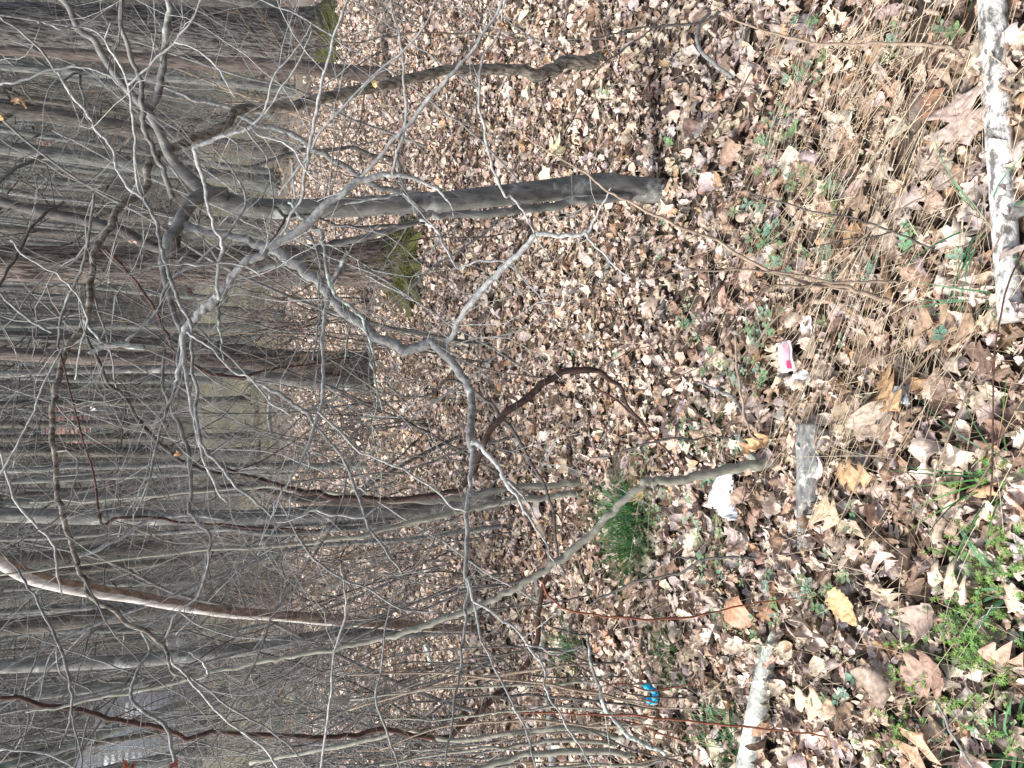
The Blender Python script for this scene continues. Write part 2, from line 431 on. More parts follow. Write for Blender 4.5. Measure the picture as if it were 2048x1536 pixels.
def scatter(rng, y0, y1, dens, halfw=0.62, pad=0.4, edge=True):
    A = []
    w1 = halfw * y1 * 1.08 + pad
    n = int(dens * (y1 - y0) * 2 * w1)
    x = rng.uniform(-w1, w1, n); y = rng.uniform(y0, y1, n)
    k = np.abs(x) < halfw * (y * 1.05 + 0.25) + pad
    if edge:
        k &= y < litter_edge(x) + rng.normal(0, 0.5, n)
    return np.stack([x[k], y[k]], -1)

def build_litter():
    rng = np.random.default_rng(11)
    mb = MB()
    for (y0, y1, dens, R, C, l0, l1) in ((0.55, 1.35, 1700, 15, 5, 0.020, 0.095), (1.35, 2.1, 2200, 13, 5, 0.018, 0.08), (2.1, 3.6, 2300, 9, 3, 0.018, 0.068), (3.6, 6.5, 1500, 6, 3, 0.022, 0.072),
                                     (6.5, 10.5, 750, 5, 2, 0.035, 0.085), (10.5, 16.5, 430, 4, 2, 0.045, 0.10)):
        P = scatter(rng, y0, y1, dens)
        L = l0 + (l1 - l0) * rng.random(len(P)) ** 1.5
        if y0 > 1: L = np.where(rng.random(len(P)) < 0.02, rng.uniform(.08, .11, len(P)), L)
        V, Fq, Cc = leaves(P, L, R, C, rng, tilt=0.34 if y0 < 6 else 0.5)
        mb.add(V, Fq, Cc)
    o = mb.build('leaf_litter', M['leaf'], colors=True)
    tag(o, 'brown and tan dead oak leaves carpeting the ground', 'dead leaves', kind='stuff')
    # thin scattered litter and bits beyond the edge
    mb = MB()
    P = scatter(rng, 13.5, 24, 26, edge=False)
    L = rng.uniform(0.06, 0.14, len(P))
    dp = (PAL * 0.55, PW)
    V, Fq, Cc = leaves(P, L, 4, 2, rng, tilt=0.4, palette=dp); mb.add(V, Fq, Cc)
    o = mb.build('far_litter', M['leaf'], colors=True)
    tag(o, 'sparse darker leaves beyond the edge of the leaf carpet', 'dead leaves', kind='stuff')
build_litter()

# ------------------------------------------------------------------ branches from paths
KR = np.random.default_rng(404)
def path3(pts, y0, y1, n_per=5, wob=0.0, rng=RNG):
    """pts: (px,py,width px) list, y0..y1 metres ahead -> world points and radii"""
    P = np.array(pts, float)
    if wob == 0: wob = 0.0
    seg = np.concatenate([[0], np.cumsum(np.linalg.norm(np.diff(P[:, :2], axis=0), axis=1))]); s = seg / seg[-1]
    D = np.column_stack([P, y0 + (y1 - y0) * s])
    Q = catmull(D, n_per)
    wm = float(np.mean(P[:, 2]))
    if wm < 19.5 and len(Q) > 6:
        n = len(Q); amp = 1.1 + 0.06 * wm; k = KR.normal(0, 1, (n, 2)); k[1:-1] = (k[:-2] + 1.4 * k[1:-1] + k[2:]) / 2.2
        k[0] = k[-1] = 0; Q[:, :2] += k * amp
        Q[:, 2] *= 1 + (0.07 if wm < 10 else 0.03) * KR.normal(0, 1, n)
        if wm < 9: Q[:, 2] *= 0.86
    pts3 = np.array([W(q[0], q[1], q[3]) for q in Q])
    rad = np.array([max(0.35, q[2]) * 0.5 * depth_of(p) / F for q, p in zip(Q, pts3)])
    return pts3, rad

def grow(mb, p, d, L, r, depth, rng, k=4, up=0.0, seg=0.045, kink=0.34):
    n = int(np.clip(L / seg, 3, 16)); st = L / n
    pts = [p]; d = d / np.linalg.norm(d); ds = [d]
    for i in range(n):
        d = d + rng.normal(0, kink, 3) * 0.6 + np.array([0, 0, up]); d /= np.linalg.norm(d)
        pts.append(pts[-1] + d * st); ds.append(d)
    P = np.array(pts); zmin = hgt(P[:, 0], P[:, 1]) + 0.03
    P[1:, 2] = np.maximum(P[1:, 2], zmin[1:])
    R = np.linspace(r, r * 0.35, len(P))
    mb.tube(P, R, k, cap=False)
    if depth > 0:
        m = max(1, int(L / 0.16 + rng.random()))
        for _ in range(min(m, 7)):
            i = rng.integers(1, n)
            side = np.cross(ds[i], rng.normal(0, 1, 3)); side /= np.linalg.norm(side) + 1e-9
            a = rng.uniform(0.5, 1.05)
            grow(mb, P[i], ds[i] * math.cos(a) + side * math.sin(a), L * rng.uniform(0.3, 0.65), max(r * 0.55, 0.00045), depth - 1, rng, max(3, k - 1), up, seg, kink)

TWM = 3.6
def side_twigs(mb0, P, R, per_m, rng, Lr=(0.12, 0.5), depth=1, up=0.0, flat=0.35, rmul=0.36, rmax=0.0020):
    seg = np.linalg.norm(np.diff(P, axis=0), axis=1); tot = seg.sum()
    n = int(tot * per_m * TWM + rng.random())
    for _ in range(n):
        i = rng.integers(1, len(P) - 1)
        T = P[min(i + 1, len(P) - 1)] - P[i - 1]; T /= np.linalg.norm(T) + 1e-9
        q = rng.normal(0, 1, 3); q[1] *= flat
        side = q - T * np.dot(q, T); side /= np.linalg.norm(side) + 1e-9
        a = rng.uniform(0.45, 1.15)
        r = min(R[i] * rmul, rmax) * rng.uniform(0.4, 1)
        mb = mb0
        if isinstance(mb0, list): mb = MB(); mb0.append(mb)
        grow(mb, P[i], T * math.cos(a) + side * math.sin(a), rng.uniform(*Lr), r, depth, rng, 4, up)

BR = np.random.default_rng(21)
def limb(name, pts, y0, y1, mat, parent=None, k=8, barkv=0.03, tw=0, twL=(0.12, 0.62), depth=1, n_per=6, rmin=0, label=None, twflat=0.35, twr=0.0022):
    P, R = path3(pts, y0, y1, n_per)
    if rmin: R = np.maximum(R, rmin)
    mb = MB(); mb.tube(P, R, k, barkv, rng=BR)
    if tw: side_twigs(mb, P, R, tw, BR, twL, depth, flat=twflat, rmax=twr)
    o = mb.build(name, M[mat], parent)
    if label: o["label"] = label
    return o

def flare(P, R, amt, hl):
    z = P[:, 2] - P[0][2]
    return R * (1 + amt * np.exp(-np.clip(z, 0, None) / hl))

def trunk_tree(name, pts, y0, y1, mat, label, cat='tree', k=20, barkv=0.03, fl=(0.5, 0.12), branches=(), group=None, n_per=8, tname='trunk', tw=0, depth=1, twL=(0.2, 0.7), top=None):
    """pts from base upwards"""
    P, R = path3(pts, y0, y1, n_per)
    if top:                       # carry the trunk on above the frame
        d = P[-1] - P[-4]; d = d / np.linalg.norm(d)
        n = 10; ext = []
        for i in range(1, n + 1):
            d = d + BR.normal(0, 0.03, 3); d[2] += 0.03; d /= np.linalg.norm(d); ext.append((ext[-1] if ext else P[-1]) + d * top / n)
        P = np.vstack([P, ext]); R = np.concatenate([R, np.linspace(R[-1], R[-1] * 0.45, n + 1)[1:]])
    R = flare(P, R, fl[0], fl[1])
    P = np.vstack([P[0] - np.array([0, 0, 0.12]), P]); R = np.concatenate([[R[0] * 1.05], R])
    e = empty(name, P[1], label, cat, group)
    mb = MB(); mb.tube(P, R, k, barkv, rng=BR); mb.build(tname, M[mat], e)
    if tw:
        ml = []; side_twigs(ml, P[2:], R[2:], tw * .6, BR, twL, 2, up=0.02, flat=1.0, rmax=0.004)
        for mb in ml[:90]: mb.build('twig', M['twigs'], e)
    for b in branches: limb(*b[:5], e, **(b[5] if len(b) > 5 else {}))
    return e, P, R

# ---- main understory tree (grey trunk with pale crooked limbs)
e, P, R = trunk_tree('understory_tree',
    [(1322, 382, 46), (1260, 376, 47), (1200, 370, 47), (1100, 380, 44), (1000, 391, 42), (900, 402, 40), (800, 408, 40), (700, 414, 40), (600, 418, 40), (500, 414, 38), (440, 396, 36), (401, 375, 30), (368, 346, 24), (340, 312, 20), (322, 270, 17), (307, 241, 17), (284, 211, 16), (254, 178, 15), (229, 147, 14), (203, 107, 14), (188, 79, 13), (157, 58, 13), (137, 13, 12), (114, -10, 12)],
    2.33, 2.25, 'beech', 'smooth grey understory tree leaning over mid clearing, crooked pale limbs', k=22, barkv=0.012, fl=(0.12, 0.1), top=1.5)
T = e
def B(pts, y0, y1, mat='limb', tw=2.5, **kw):
    return limb('branch', pts, y0, y1, mat, T, tw=tw, **kw)
B([(305, 238, 15), (300, 218, 15), (315, 190, 15), (322, 152, 14), (328, 102, 13), (334, 63, 13), (338, 25, 13), (338, -20, 12)], 2.28, 2.2, 'beech')
B([(450, 392, 34), (420, 388, 30), (400, 393, 28), (381, 408, 26), (363, 436, 25), (350, 462, 22), (338, 474, 21), (332, 502, 19), (325, 522, 17), (328, 545, 15), (335, 578, 13), (350, 634, 11), (363, 665, 9), (372, 720, 7)], 2.27, 2.0, 'beech', barkv=0.02, k=14)
B([(345, 450, 16), (368, 449, 16), (406, 461, 14), (444, 469, 14), (482, 479, 15), (520, 492, 17), (551, 502, 19), (589, 530, 20), (627, 555, 20), (652, 581, 20), (678, 614, 20), (716, 644, 20), (754, 672, 19), (792, 692, 21), (817, 703, 19), (855, 687, 21), (881, 700, 18), (906, 728, 17), (932, 766, 16), (942, 790, 16), (944, 836, 15), (943, 890, 15), (942, 938, 10), (937, 989, 9), (934, 1039, 9), (933, 1090, 9), (932, 1150, 8), (936, 1166, 7), (933, 1204, 7), (928, 1256, 6), (925, 1295, 6), (918, 1346, 6), (910, 1398, 5), (899, 1475, 4), (889, 1545, 4)], 2.2, 1.5, 'limb', tw=2.0, k=12, barkv=0.04, depth=1, label='long sagging grey branch crossing the view')
B([(885, 703, 14), (897, 680, 12), (920, 640, 12), (945, 600, 13), (975, 568, 13), (1005, 540, 13), (1035, 510, 12), (1062, 478, 12), (1080, 467, 10), (1120, 472, 9), (1150, 470, 8), (1170, 466, 7), (1190, 440, 5), (1206, 405, 4), (1222, 375, 3)], 1.93, 1.55, 'pale', tw=1.5, barkv=0.05)
B([(1170, 466, 7), (1190, 490, 5), (1215, 515, 5), (1240, 540, 4), (1262, 558, 3)], 1.6, 1.5, 'pale', tw=1)
B([(943, 884, 14), (955, 888, 13), (970, 900, 12), (995, 932, 12), (1005, 955, 11), (1020, 975, 10), (1033, 989, 8), (1046, 1019, 7), (1066, 1047, 6), (1089, 1077, 5), (1101, 1115, 4), (1127, 1150, 3)], 1.78, 1.55, 'pale', tw=2, barkv=0.06)
B([(1003, 955, 7), (1020, 965, 6), (1040, 985, 4), (1060, 1010, 4), (1078, 1045, 3)], 1.72, 1.55, 'pale', tw=1)
B([(934, 1155, 7), (948, 1199, 7), (979, 1220, 7), (1010, 1243, 6), (1031, 1256, 6), (1052, 1282, 6), (1067, 1308, 6), (1085, 1336, 6), (1089, 1372, 6), (1103, 1403, 5), (1124, 1436, 5), (1144, 1472, 5), (1168, 1501, 4), (1186, 1545, 4)], 1.62, 1.35, 'pale', tw=2)
B([(948, 1205, 6), (964, 1282, 5), (985, 1328, 5), (1003, 1364, 5), (1026, 1411, 5), (1046, 1449, 5), (1059, 1488, 5), (1072, 1545, 4)], 1.6, 1.35, 'pale', tw=1.5)
B([(1052, 1286, 5), (1060, 1290, 4), (1085, 1297, 4), (1105, 1308, 4), (1130, 1306, 4), (1165, 1292, 3)], 1.45, 1.45, 'pale', tw=0.5)
B([(1045, 1275, 3), (1065, 1262, 2), (1088, 1245, 3), (1108, 1228, 2)], 1.45, 1.4, 'pale', tw=0)
# pale branch bundle crossing up to the right
B([(350, 765, 8), (358, 735, 9), (366, 700, 10), (368, 665, 13), (380, 645, 14), (400, 625, 16), (425, 603, 17), (440, 590, 18), (457, 565, 14), (475, 537, 14), (495, 522, 15), (520, 511, 15), (538, 499, 15), (576, 476, 16), (614, 449, 17), (652, 408, 16), (688, 383, 15), (716, 362, 14), (745, 355, 12), (784, 350, 11), (830, 358, 7), (878, 380, 7)], 1.95, 1.85, 'pale', tw=3, k=12, barkv=0.05, label='thick pale grey branch with knobbly bends')
B([(878, 380, 8), (890, 395, 5), (905, 415, 4), (908, 432, 3)], 1.85, 1.8, 'pale', tw=0)
B([(700, 372, 10), (716, 360, 9), (769, 302, 9), (805, 261, 10), (855, 203, 10), (906, 145, 9), (938, 108, 8), (965, 71, 8), (990, 35, 7), (1012, -15, 7)], 1.88, 1.7, 'pale', tw=1.8)
B([(784, 350, 8), (792, 315, 7), (800, 290, 7), (810, 261, 7), (812, 216, 7), (810, 178, 6), (807, 127, 6), (800, 76, 5), (784, 25, 4), (778, -15, 4)], 1.86, 1.75, 'pale', tw=1.8)
B([(1100, 520, 3), (1070, 470, 4), (1045, 420, 5), (1025, 395, 6), (1008, 388, 6), (990, 343, 7), (977, 305, 7), (967, 254, 7), (960, 216, 6), (960, 165, 6), (968, 114, 5), (998, 63, 5), (1008, 13, 4), (1012, -20, 4)], 1.75, 1.7, 'pale', tw=1.8)
B([(558, 390, 6), (585, 350, 6), (612, 317, 6), (642, 264, 6), (678, 221, 6), (749, 150, 5), (805, 102, 5), (850, 50, 4), (880, -10, 3)], 1.9, 1.7, 'pale', tw=2)
B([(560, 470, 3), (585, 430, 6), (604, 390, 7), (612, 330, 7), (622, 287, 8), (629, 241, 8), (637, 203, 8), (647, 152, 7), (662, 102, 7), (675, 51, 6), (700, -15, 6)], 1.85, 1.7, 'pale', tw=1.5)
B([(576, 405, 5), (600, 430, 8), (619, 449, 10), (640, 466, 11), (648, 490, 10), (650, 520, 9), (657, 553, 9), (662, 578, 9), (680, 598, 8), (703, 614, 8), (720, 632, 7), (730, 655, 7), (744, 700, 6), (746, 735, 5), (754, 775, 4), (765, 820, 3)], 1.95, 1.75, 'lich', tw=2)
B([(610, 460, 8), (630, 490, 6), (640, 530, 5), (636, 570, 4), (640, 620, 4), (634, 660, 4), (625, 720, 3)], 1.95, 1.85, 'limb', tw=2)
B([(655, 578, 8), (655, 595, 9), (650, 634, 9), (646, 685, 8), (647, 735, 8), (646, 780, 8), (642, 805, 8), (632, 849, 8), (614, 900, 7), (594, 943, 6), (575, 965, 6), (560, 990, 5), (548, 1020, 4), (540, 1045, 3), (520, 1090, 3)], 1.98, 1.6, 'pale', tw=4)
B([(614, 900, 5), (618, 930, 4), (600, 965, 3), (580, 1000, 3), (575, 1040, 2)], 1.75, 1.6, 'pale', tw=2)
B([(690, 530, 12), (676, 548, 10), (662, 570, 6)], 2.0, 1.98, 'limb', tw=0)
B([(656, 575, 6), (670, 550, 9), (692, 512, 11), (697, 502, 9)], 2.0, 1.95, 'limb', tw=0)
B([(520, 553, 3), (500, 536, 4), (482, 530, 5), (444, 526, 5), (406, 531, 5), (368, 529, 5), (317, 531, 5), (279, 542, 5), (241, 550, 4), (216, 564, 4)], 1.5, 1.4, 'pale', tw=2)
B([(437, 590, 10), (437, 620, 9), (437, 647, 8), (439, 660, 7), (442, 685, 4), (447, 720, 3)], 1.95, 1.85, 'lich', tw=0)
B([(437, 600, 9), (436, 560, 8), (440, 520, 8), (446, 495, 9), (432, 462, 7), (420, 430, 7), (412, 395, 8), (404, 350, 9), (390, 305, 10), (392, 293, 10), (408, 287, 10), (432, 277, 9), (470, 264, 8), (495, 256, 8), (508, 248, 6), (520, 236, 5), (535, 205, 5), (545, 160, 4), (575, 120, 4), (605, 80, 4), (625, 45, 3)], 1.9, 1.75, 'pale', tw=2.5)
B([(500, 252, 6), (520, 270, 5), (560, 283, 5), (590, 305, 5), (615, 345, 4), (650, 372, 3)], 1.8, 1.8, 'pale', tw=1.5)
B([(490, 255, 5), (510, 285, 4), (530, 310, 4), (540, 345, 4), (546, 400, 3), (540, 460, 3)], 1.8, 1.75, 'limb', tw=1.5)
B([(505, 250, 4), (540, 215, 4), (560, 180, 4), (585, 145, 4), (610, 95, 3), (625, 60, 3)], 1.8, 1.75, 'pale', tw=1.5)
B([(284, 395, 8), (305, 426, 8), (317, 466, 8), (325, 502, 8), (335, 542, 9), (348, 578, 9), (363, 616, 9), (381, 644, 8), (384, 690, 7), (386, 740, 8), (394, 780, 8), (394, 844, 8), (401, 882, 8), (419, 912, 8), (447, 938, 8), (470, 968, 8), (495, 989, 7), (520, 1011, 6), (545, 1035, 4)], 1.95, 1.7, 'limb', tw=3, barkv=0.04)
B([(115, 143, 6), (142, 188, 7), (173, 223, 7), (188, 254, 7), (216, 287, 7), (229, 320, 7), (239, 348, 7), (267, 381, 8), (290, 400, 8)], 1.9, 1.95, 'pale', tw=3)
B([(0, 33, 5), (51, 71, 5), (91, 109, 6), (112, 145, 6)], 1.85, 1.9, 'limb', tw=3)
B([(221, 43, 3), (211, 81, 4), (229, 112, 5), (244, 140, 5), (256, 173, 6), (264, 216, 6), (269, 267, 6), (269, 312, 6), (274, 356, 6), (284, 395, 6)], 1.8, 1.95, 'pale', tw=2.5)
B([(406, -10, 4), (378, 48, 5), (348, 84, 5), (322, 109, 5), (292, 137, 5), (256, 170, 5)], 1.75, 1.82, 'pale', tw=2)
B([(348, 84, 5), (385, 95, 4), (420, 120, 4), (445, 150, 3), (470, 195, 2)], 1.77, 1.77, 'pale', tw=1)
B([(211, 81, 4), (185, 58, 5), (150, 54, 5), (125, 58, 4), (90, 45, 4), (75, 44, 3)], 1.75, 1.7, 'pale', tw=1)
B([(244, -10, 9), (240, 38, 9), (249, 81, 9), (264, 122, 9), (277, 152, 9), (284, 190, 10), (287, 229, 11), (290, 259, 10), (300, 287, 9), (315, 322, 10), (330, 350, 10), (345, 395, 12)], 2.1, 2.2, 'beech', tw=2)
B([(0, 170, 5), (40, 163, 6), (76, 150, 5), (115, 137, 5), (150, 133, 5), (180, 138, 4), (215, 152, 4), (245, 172, 3)], 1.6, 1.6, 'pale', tw=3)
B([(251, 682, 5), (292, 647, 6), (317, 613, 7), (343, 558, 7), (394, 522, 7), (450, 470, 6), (490, 410, 5), (480, 370, 5), (455, 330, 4), (425, 290, 4)], 2.05, 2.0, 'limb', tw=2)
B([(211, 499, 7), (254, 542, 7), (287, 583, 7), (310, 624, 7), (330, 659, 7), (353, 705, 7), (394, 735, 9), (444, 751, 10), (482, 756, 9), (520, 745, 7), (570, 735, 6), (640, 725, 5), (700, 715, 4)], 2.6, 2.9, 'redvine', tw=2)
B([(366, 680, 6), (368, 715, 7), (372, 760, 8), (386, 830, 7), (395, 870, 7), (410, 925, 6), (437, 985, 5), (455, 1005, 3)], 1.95, 1.8, 'pale', tw=3)
B([(374, 664, 6), (395, 680, 5), (430, 705, 5), (470, 745, 5), (500, 755, 4), (535, 800, 4), (580, 830, 3)], 1.85, 1.7, 'pale', tw=2)
B([(395, 655, 6), (430, 690, 5), (470, 725, 6), (500, 757, 7), (535, 775, 8), (563, 790, 9), (585, 805, 9), (607, 820, 10), (627, 846, 8), (650, 874, 7), (683, 910, 7), (703, 958, 7), (723, 1014, 7), (734, 1044, 7), (751, 1075, 6), (772, 1100, 6), (805, 1150, 5)], 2.0, 1.8, 'limb', tw=2.5)
B([(635, 823, 5), (678, 862, 6), (716, 902, 5), (754, 917, 5), (805, 938, 5), (855, 971, 5), (906, 1014, 5), (935, 1022, 5)], 1.75, 1.7, 'pale', tw=1.5)
B([(589, 1039, 6), (610, 1028, 6), (632, 1019, 6), (652, 1027, 6), (690, 1031, 6), (723, 1034, 6), (750, 1018, 4), (760, 1010, 3)], 1.75, 1.75, 'pale', tw=1.5)
B([(589, 1039, 6), (558, 1049, 5), (540, 1075, 4), (515, 1110, 3)], 1.75, 1.7, 'pale', tw=2)

# ---- further limbs that wander across the upper left
B([(363, 665, 8), (356, 715, 7), (355, 760, 7), (338, 811, 7), (317, 874, 6), (305, 925, 6), (292, 976, 5), (274, 1019, 4)], 2.0, 1.8, 'limb', tw=2.5)
B([(330, 700, 6), (325, 773, 8), (343, 811, 9), (361, 856, 9), (376, 907, 9), (381, 950, 9), (381, 989, 9), (378, 1019, 9), (391, 1039, 9), (411, 1060, 8), (421, 1080, 7), (416, 1115, 6), (409, 1150, 6), (397, 1186, 5)], 2.0, 1.8, 'beech', tw=2)
B([(163, 654, 7), (190, 710, 8), (218, 765, 9), (254, 803, 9), (274, 836, 10), (300, 867, 11), (330, 897, 11), (368, 925, 10), (406, 940, 9), (470, 948, 8), (520, 956, 8), (576, 976, 7)], 2.1, 2.5, 'dark', tw=2.5)
B([(119, 700, 4), (160, 860, 4), (190, 960, 5), (203, 1042, 7), (241, 1037, 7), (317, 1037, 7), (355, 1043, 7), (432, 1049, 6), (520, 1055, 6), (640, 1060, 4)], 1.9, 1.9, 'redvine', tw=2.5)
B([(0, 900, 5), (18, 968, 6), (33, 1009, 7), (69, 1047, 7), (102, 1085, 6), (114, 1115, 6), (114, 1150, 5), (125, 1190, 3)], 1.7, 1.7, 'pale', tw=3)
B([(150, 1115, 10), (216, 1088, 10), (254, 1067, 10), (305, 1042, 9), (380, 1030, 8), (450, 1038, 6)], 2.4, 2.4, 'limb', tw=2)
B([(130, 690, 4), (89, 760, 5), (71, 811, 5), (46, 869, 5), (15, 922, 5), (-20, 980, 4)], 1.6, 1.6, 'pale', tw=3)
B([(-15, 1080, 4), (33, 1140, 5), (52, 1168, 6), (72, 1199, 6), (98, 1246, 7), (124, 1305, 7), (137, 1359, 7), (144, 1398, 6), (142, 1423, 6), (134, 1462, 5), (119, 1496, 3)], 1.8, 1.75, 'limb', tw=3)
B([(142, 1425, 5), (150, 1460, 4), (160, 1500, 4), (165, 1545, 4)], 1.75, 1.7, 'limb', tw=2)
B([(127, 403, 6), (107, 418, 7), (76, 438, 7), (41, 494, 7), (20, 532, 6), (0, 570, 6), (-20, 620, 5)], 1.9, 1.85, 'dark', tw=3)
B([(188, 388, 6), (175, 482, 7), (165, 532, 7), (150, 570, 7), (132, 608, 6), (119, 652, 6), (118, 700, 6)], 1.95, 2.0, 'beech', tw=3)
B([(20, 480, 4), (43, 507, 5), (76, 527, 5), (114, 548, 5), (142, 575, 5), (165, 608, 5), (175, 644, 5), (160, 690, 4), (150, 760, 3)], 1.8, 1.9, 'pale', tw=3)
B([(0, 585, 5), (40, 625, 6), (85, 655, 7), (105, 665, 6)], 2.0, 2.0, 'limb', tw=2)
B([(283, 1259, 7), (300, 1300, 6), (275, 1340, 7), (262, 1395, 8), (300, 1430, 9), (330, 1450, 9), (345, 1500, 8), (350, 1545, 8)], 2.2, 2.1, 'limb', tw=3)
B([(337, 1310, 7), (360, 1340, 7), (395, 1375, 6), (430, 1420, 6), (480, 1462, 6), (530, 1500, 6), (560, 1545, 5)], 2.0, 1.9, 'pale', tw=3)
B([(340, 1330, 5), (380, 1352, 5), (440, 1400, 5), (500, 1440, 5), (560, 1475, 4), (620, 1540, 3)], 2.0, 2.0, 'limb', tw=3)
B([(0, 1500, 5), (50, 1500, 5), (100, 1510, 5), (150, 1535, 4)], 1.8, 1.8, 'pale', tw=2)
B([(560, 1000, 5), (600, 1080, 6), (640, 1130, 6), (690, 1160, 6), (740, 1180, 5), (800, 1215, 4), (880, 1225, 3)], 1.9, 1.7, 'limb', tw=2.5)
B([(420, 1500, 4), (470, 1400, 5), (520, 1300, 5), (545, 1230, 5), (600, 1150, 6), (640, 1090, 6), (680, 1020, 5), (700, 930, 4), (750, 850, 3)], 2.1, 1.9, 'dark', tw=2.5)
B([(640, 1545, 5), (650, 1480, 5), (660, 1400, 5), (668, 1310, 5), (690, 1240, 5), (690, 1190, 4), (680, 1130, 3)], 1.8, 1.8, 'pale', tw=2)
B([(790, 1170, 3), (770, 1250, 4), (762, 1340, 5), (752, 1400, 5), (775, 1470, 5), (800, 1545, 4)], 1.8, 1.8, 'limb', tw=1.5)

# ---- second stem from the same foot
limb('stem', [(1262, 392, 16), (1200, 396, 16), (1160, 400, 16), (1100, 413, 17), (1050, 418, 17), (1000, 426, 17), (930, 430, 15), (880, 433, 14), (850, 433, 13), (817, 449, 13), (767, 464, 13), (716, 479, 13), (665, 487, 13), (627, 507, 12), (576, 527, 11), (538, 535, 9), (500, 545, 6)], 2.3, 2.2, 'beech', T, tw=2, k=10)
B([(850, 433, 14), (835, 415, 12), (818, 395, 10), (806, 385, 8), (800, 340, 6), (792, 300, 5)], 2.25, 2.3, 'beech', tw=1)
B([(840, 440, 8), (865, 455, 7), (885, 480, 7), (905, 520, 6), (915, 538, 5), (935, 530, 5), (970, 520, 5), (1010, 525, 5), (1030, 540, 4), (1060, 570, 4), (1090, 610, 3), (1110, 660, 2)], 2.2, 1.8, 'pale', tw=1.5)
B([(690, 408, 4), (740, 400, 5), (765, 396, 5), (800, 388, 5), (815, 395, 4), (845, 430, 3), (870, 460, 2)], 1.8, 1.8, 'pale', tw=0.5)
B([(500, 412, 5), (545, 414, 7), (572, 432, 8), (600, 428, 7), (640, 438, 6), (670, 450, 7), (705, 454, 8), (760, 452, 8), (800, 448, 7), (850, 447, 6)], 2.15, 2.15, 'dark', tw=1)
B([(572, 432, 6), (560, 455, 5), (545, 480, 4), (520, 500, 3)], 2.15, 2.1, 'dark', tw=1)

# ------------------------------------------------------------------ other individual trees
# curved furrowed trunk on the right that turns back and hangs across the wood
trunk_tree('crooked_tree', [(1196, 122, 27), (1170, 124, 26), (1127, 126, 26), (1100, 140, 25), (1076, 147, 23), (1020, 141, 21), (957, 139, 20), (881, 144, 20), (830, 155, 21), (779, 166, 21), (728, 181, 22), (678, 188, 22), (627, 203, 22), (576, 214, 21), (520, 217, 20), (477, 219, 19), (457, 242, 18), (416, 264, 18), (381, 279, 17), (355, 292, 17), (320, 302, 18), (302, 322, 17), (292, 343, 15), (290, 380, 13), (254, 403, 13), (229, 428, 13), (216, 456, 12), (201, 482, 12), (188, 510, 12), (184, 558, 12), (178, 600, 12), (172, 638, 12), (160, 660, 12), (142, 684, 12), (127, 714, 12), (117, 760, 12), (109, 798, 11), (104, 836, 11), (108, 887, 11), (112, 938, 10), (117, 989, 10), (124, 1027, 11), (137, 1070, 10), (148, 1103, 10), (158, 1140, 10), (170, 1166, 10), (180, 1192, 10), (206, 1210, 9), (245, 1235, 9), (283, 1259, 9), (322, 1287, 8), (337, 1310, 7), (345, 1340, 6), (373, 1359, 4)],
    2.75, 1.7, 'tanbark', 'crooked furrowed tan tree whose stem snakes up and back over', k=12, barkv=0.04, fl=(0.15, 0.05), n_per=5, tw=3,
    branches=[('branch', [(327, 1288, 6), (345, 1240, 6), (366, 1217, 6), (397, 1186, 6), (412, 1140, 5), (418, 1100, 4)], 1.75, 1.7, 'limb', dict(tw=2)),
              ('branch', [(170, 640, 10), (203, 690, 5), (180, 705, 8), (203, 692, 10), (254, 692, 11), (290, 695, 10)], 1.95, 1.95, 'lich', dict(tw=0, barkv=0.08))])
trunk_tree('reddish_trunk_tree', [(768, 158, 36), (740, 152, 30), (703, 146, 28), (627, 138, 27), (560, 133, 27), (500, 130, 27), (430, 128, 26), (340, 122, 24), (200, 112, 22), (80, 105, 20), (-20, 100, 18)], 6.6, 6.9, 'redtrunk', 'dark reddish slender trunk between the thick oak and crooked tan tree', barkv=0.03, fl=(0.5, 0.12), tw=2, top=4)
trunk_tree('oak_tree', [(668, 82, 128), (640, 82, 116), (600, 80, 112), (500, 78, 110), (400, 72, 106), (250, 66, 102), (100, 60, 98), (-30, 56, 94)], 9.6, 9.6, 'oak', 'thick furrowed grey oak with mossy foot at upper edge of leaf carpet', k=40, barkv=0.02, fl=(0.25, 0.25), n_per=14, top=9)
oe, oP, oR = trunk_tree('oak_tree', [(812, 528, 112), (785, 528, 104), (740, 528, 92), (680, 529, 84), (600, 531, 82), (480, 532, 80), (350, 532, 76), (200, 530, 74), (80, 528, 72), (-30, 526, 70)], 5.9, 6.0, 'oakbrown', 'brown furrowed oak with green moss skirt around its spreading roots', k=40, barkv=0.02, fl=(0.22, 0.16), n_per=14, top=8)
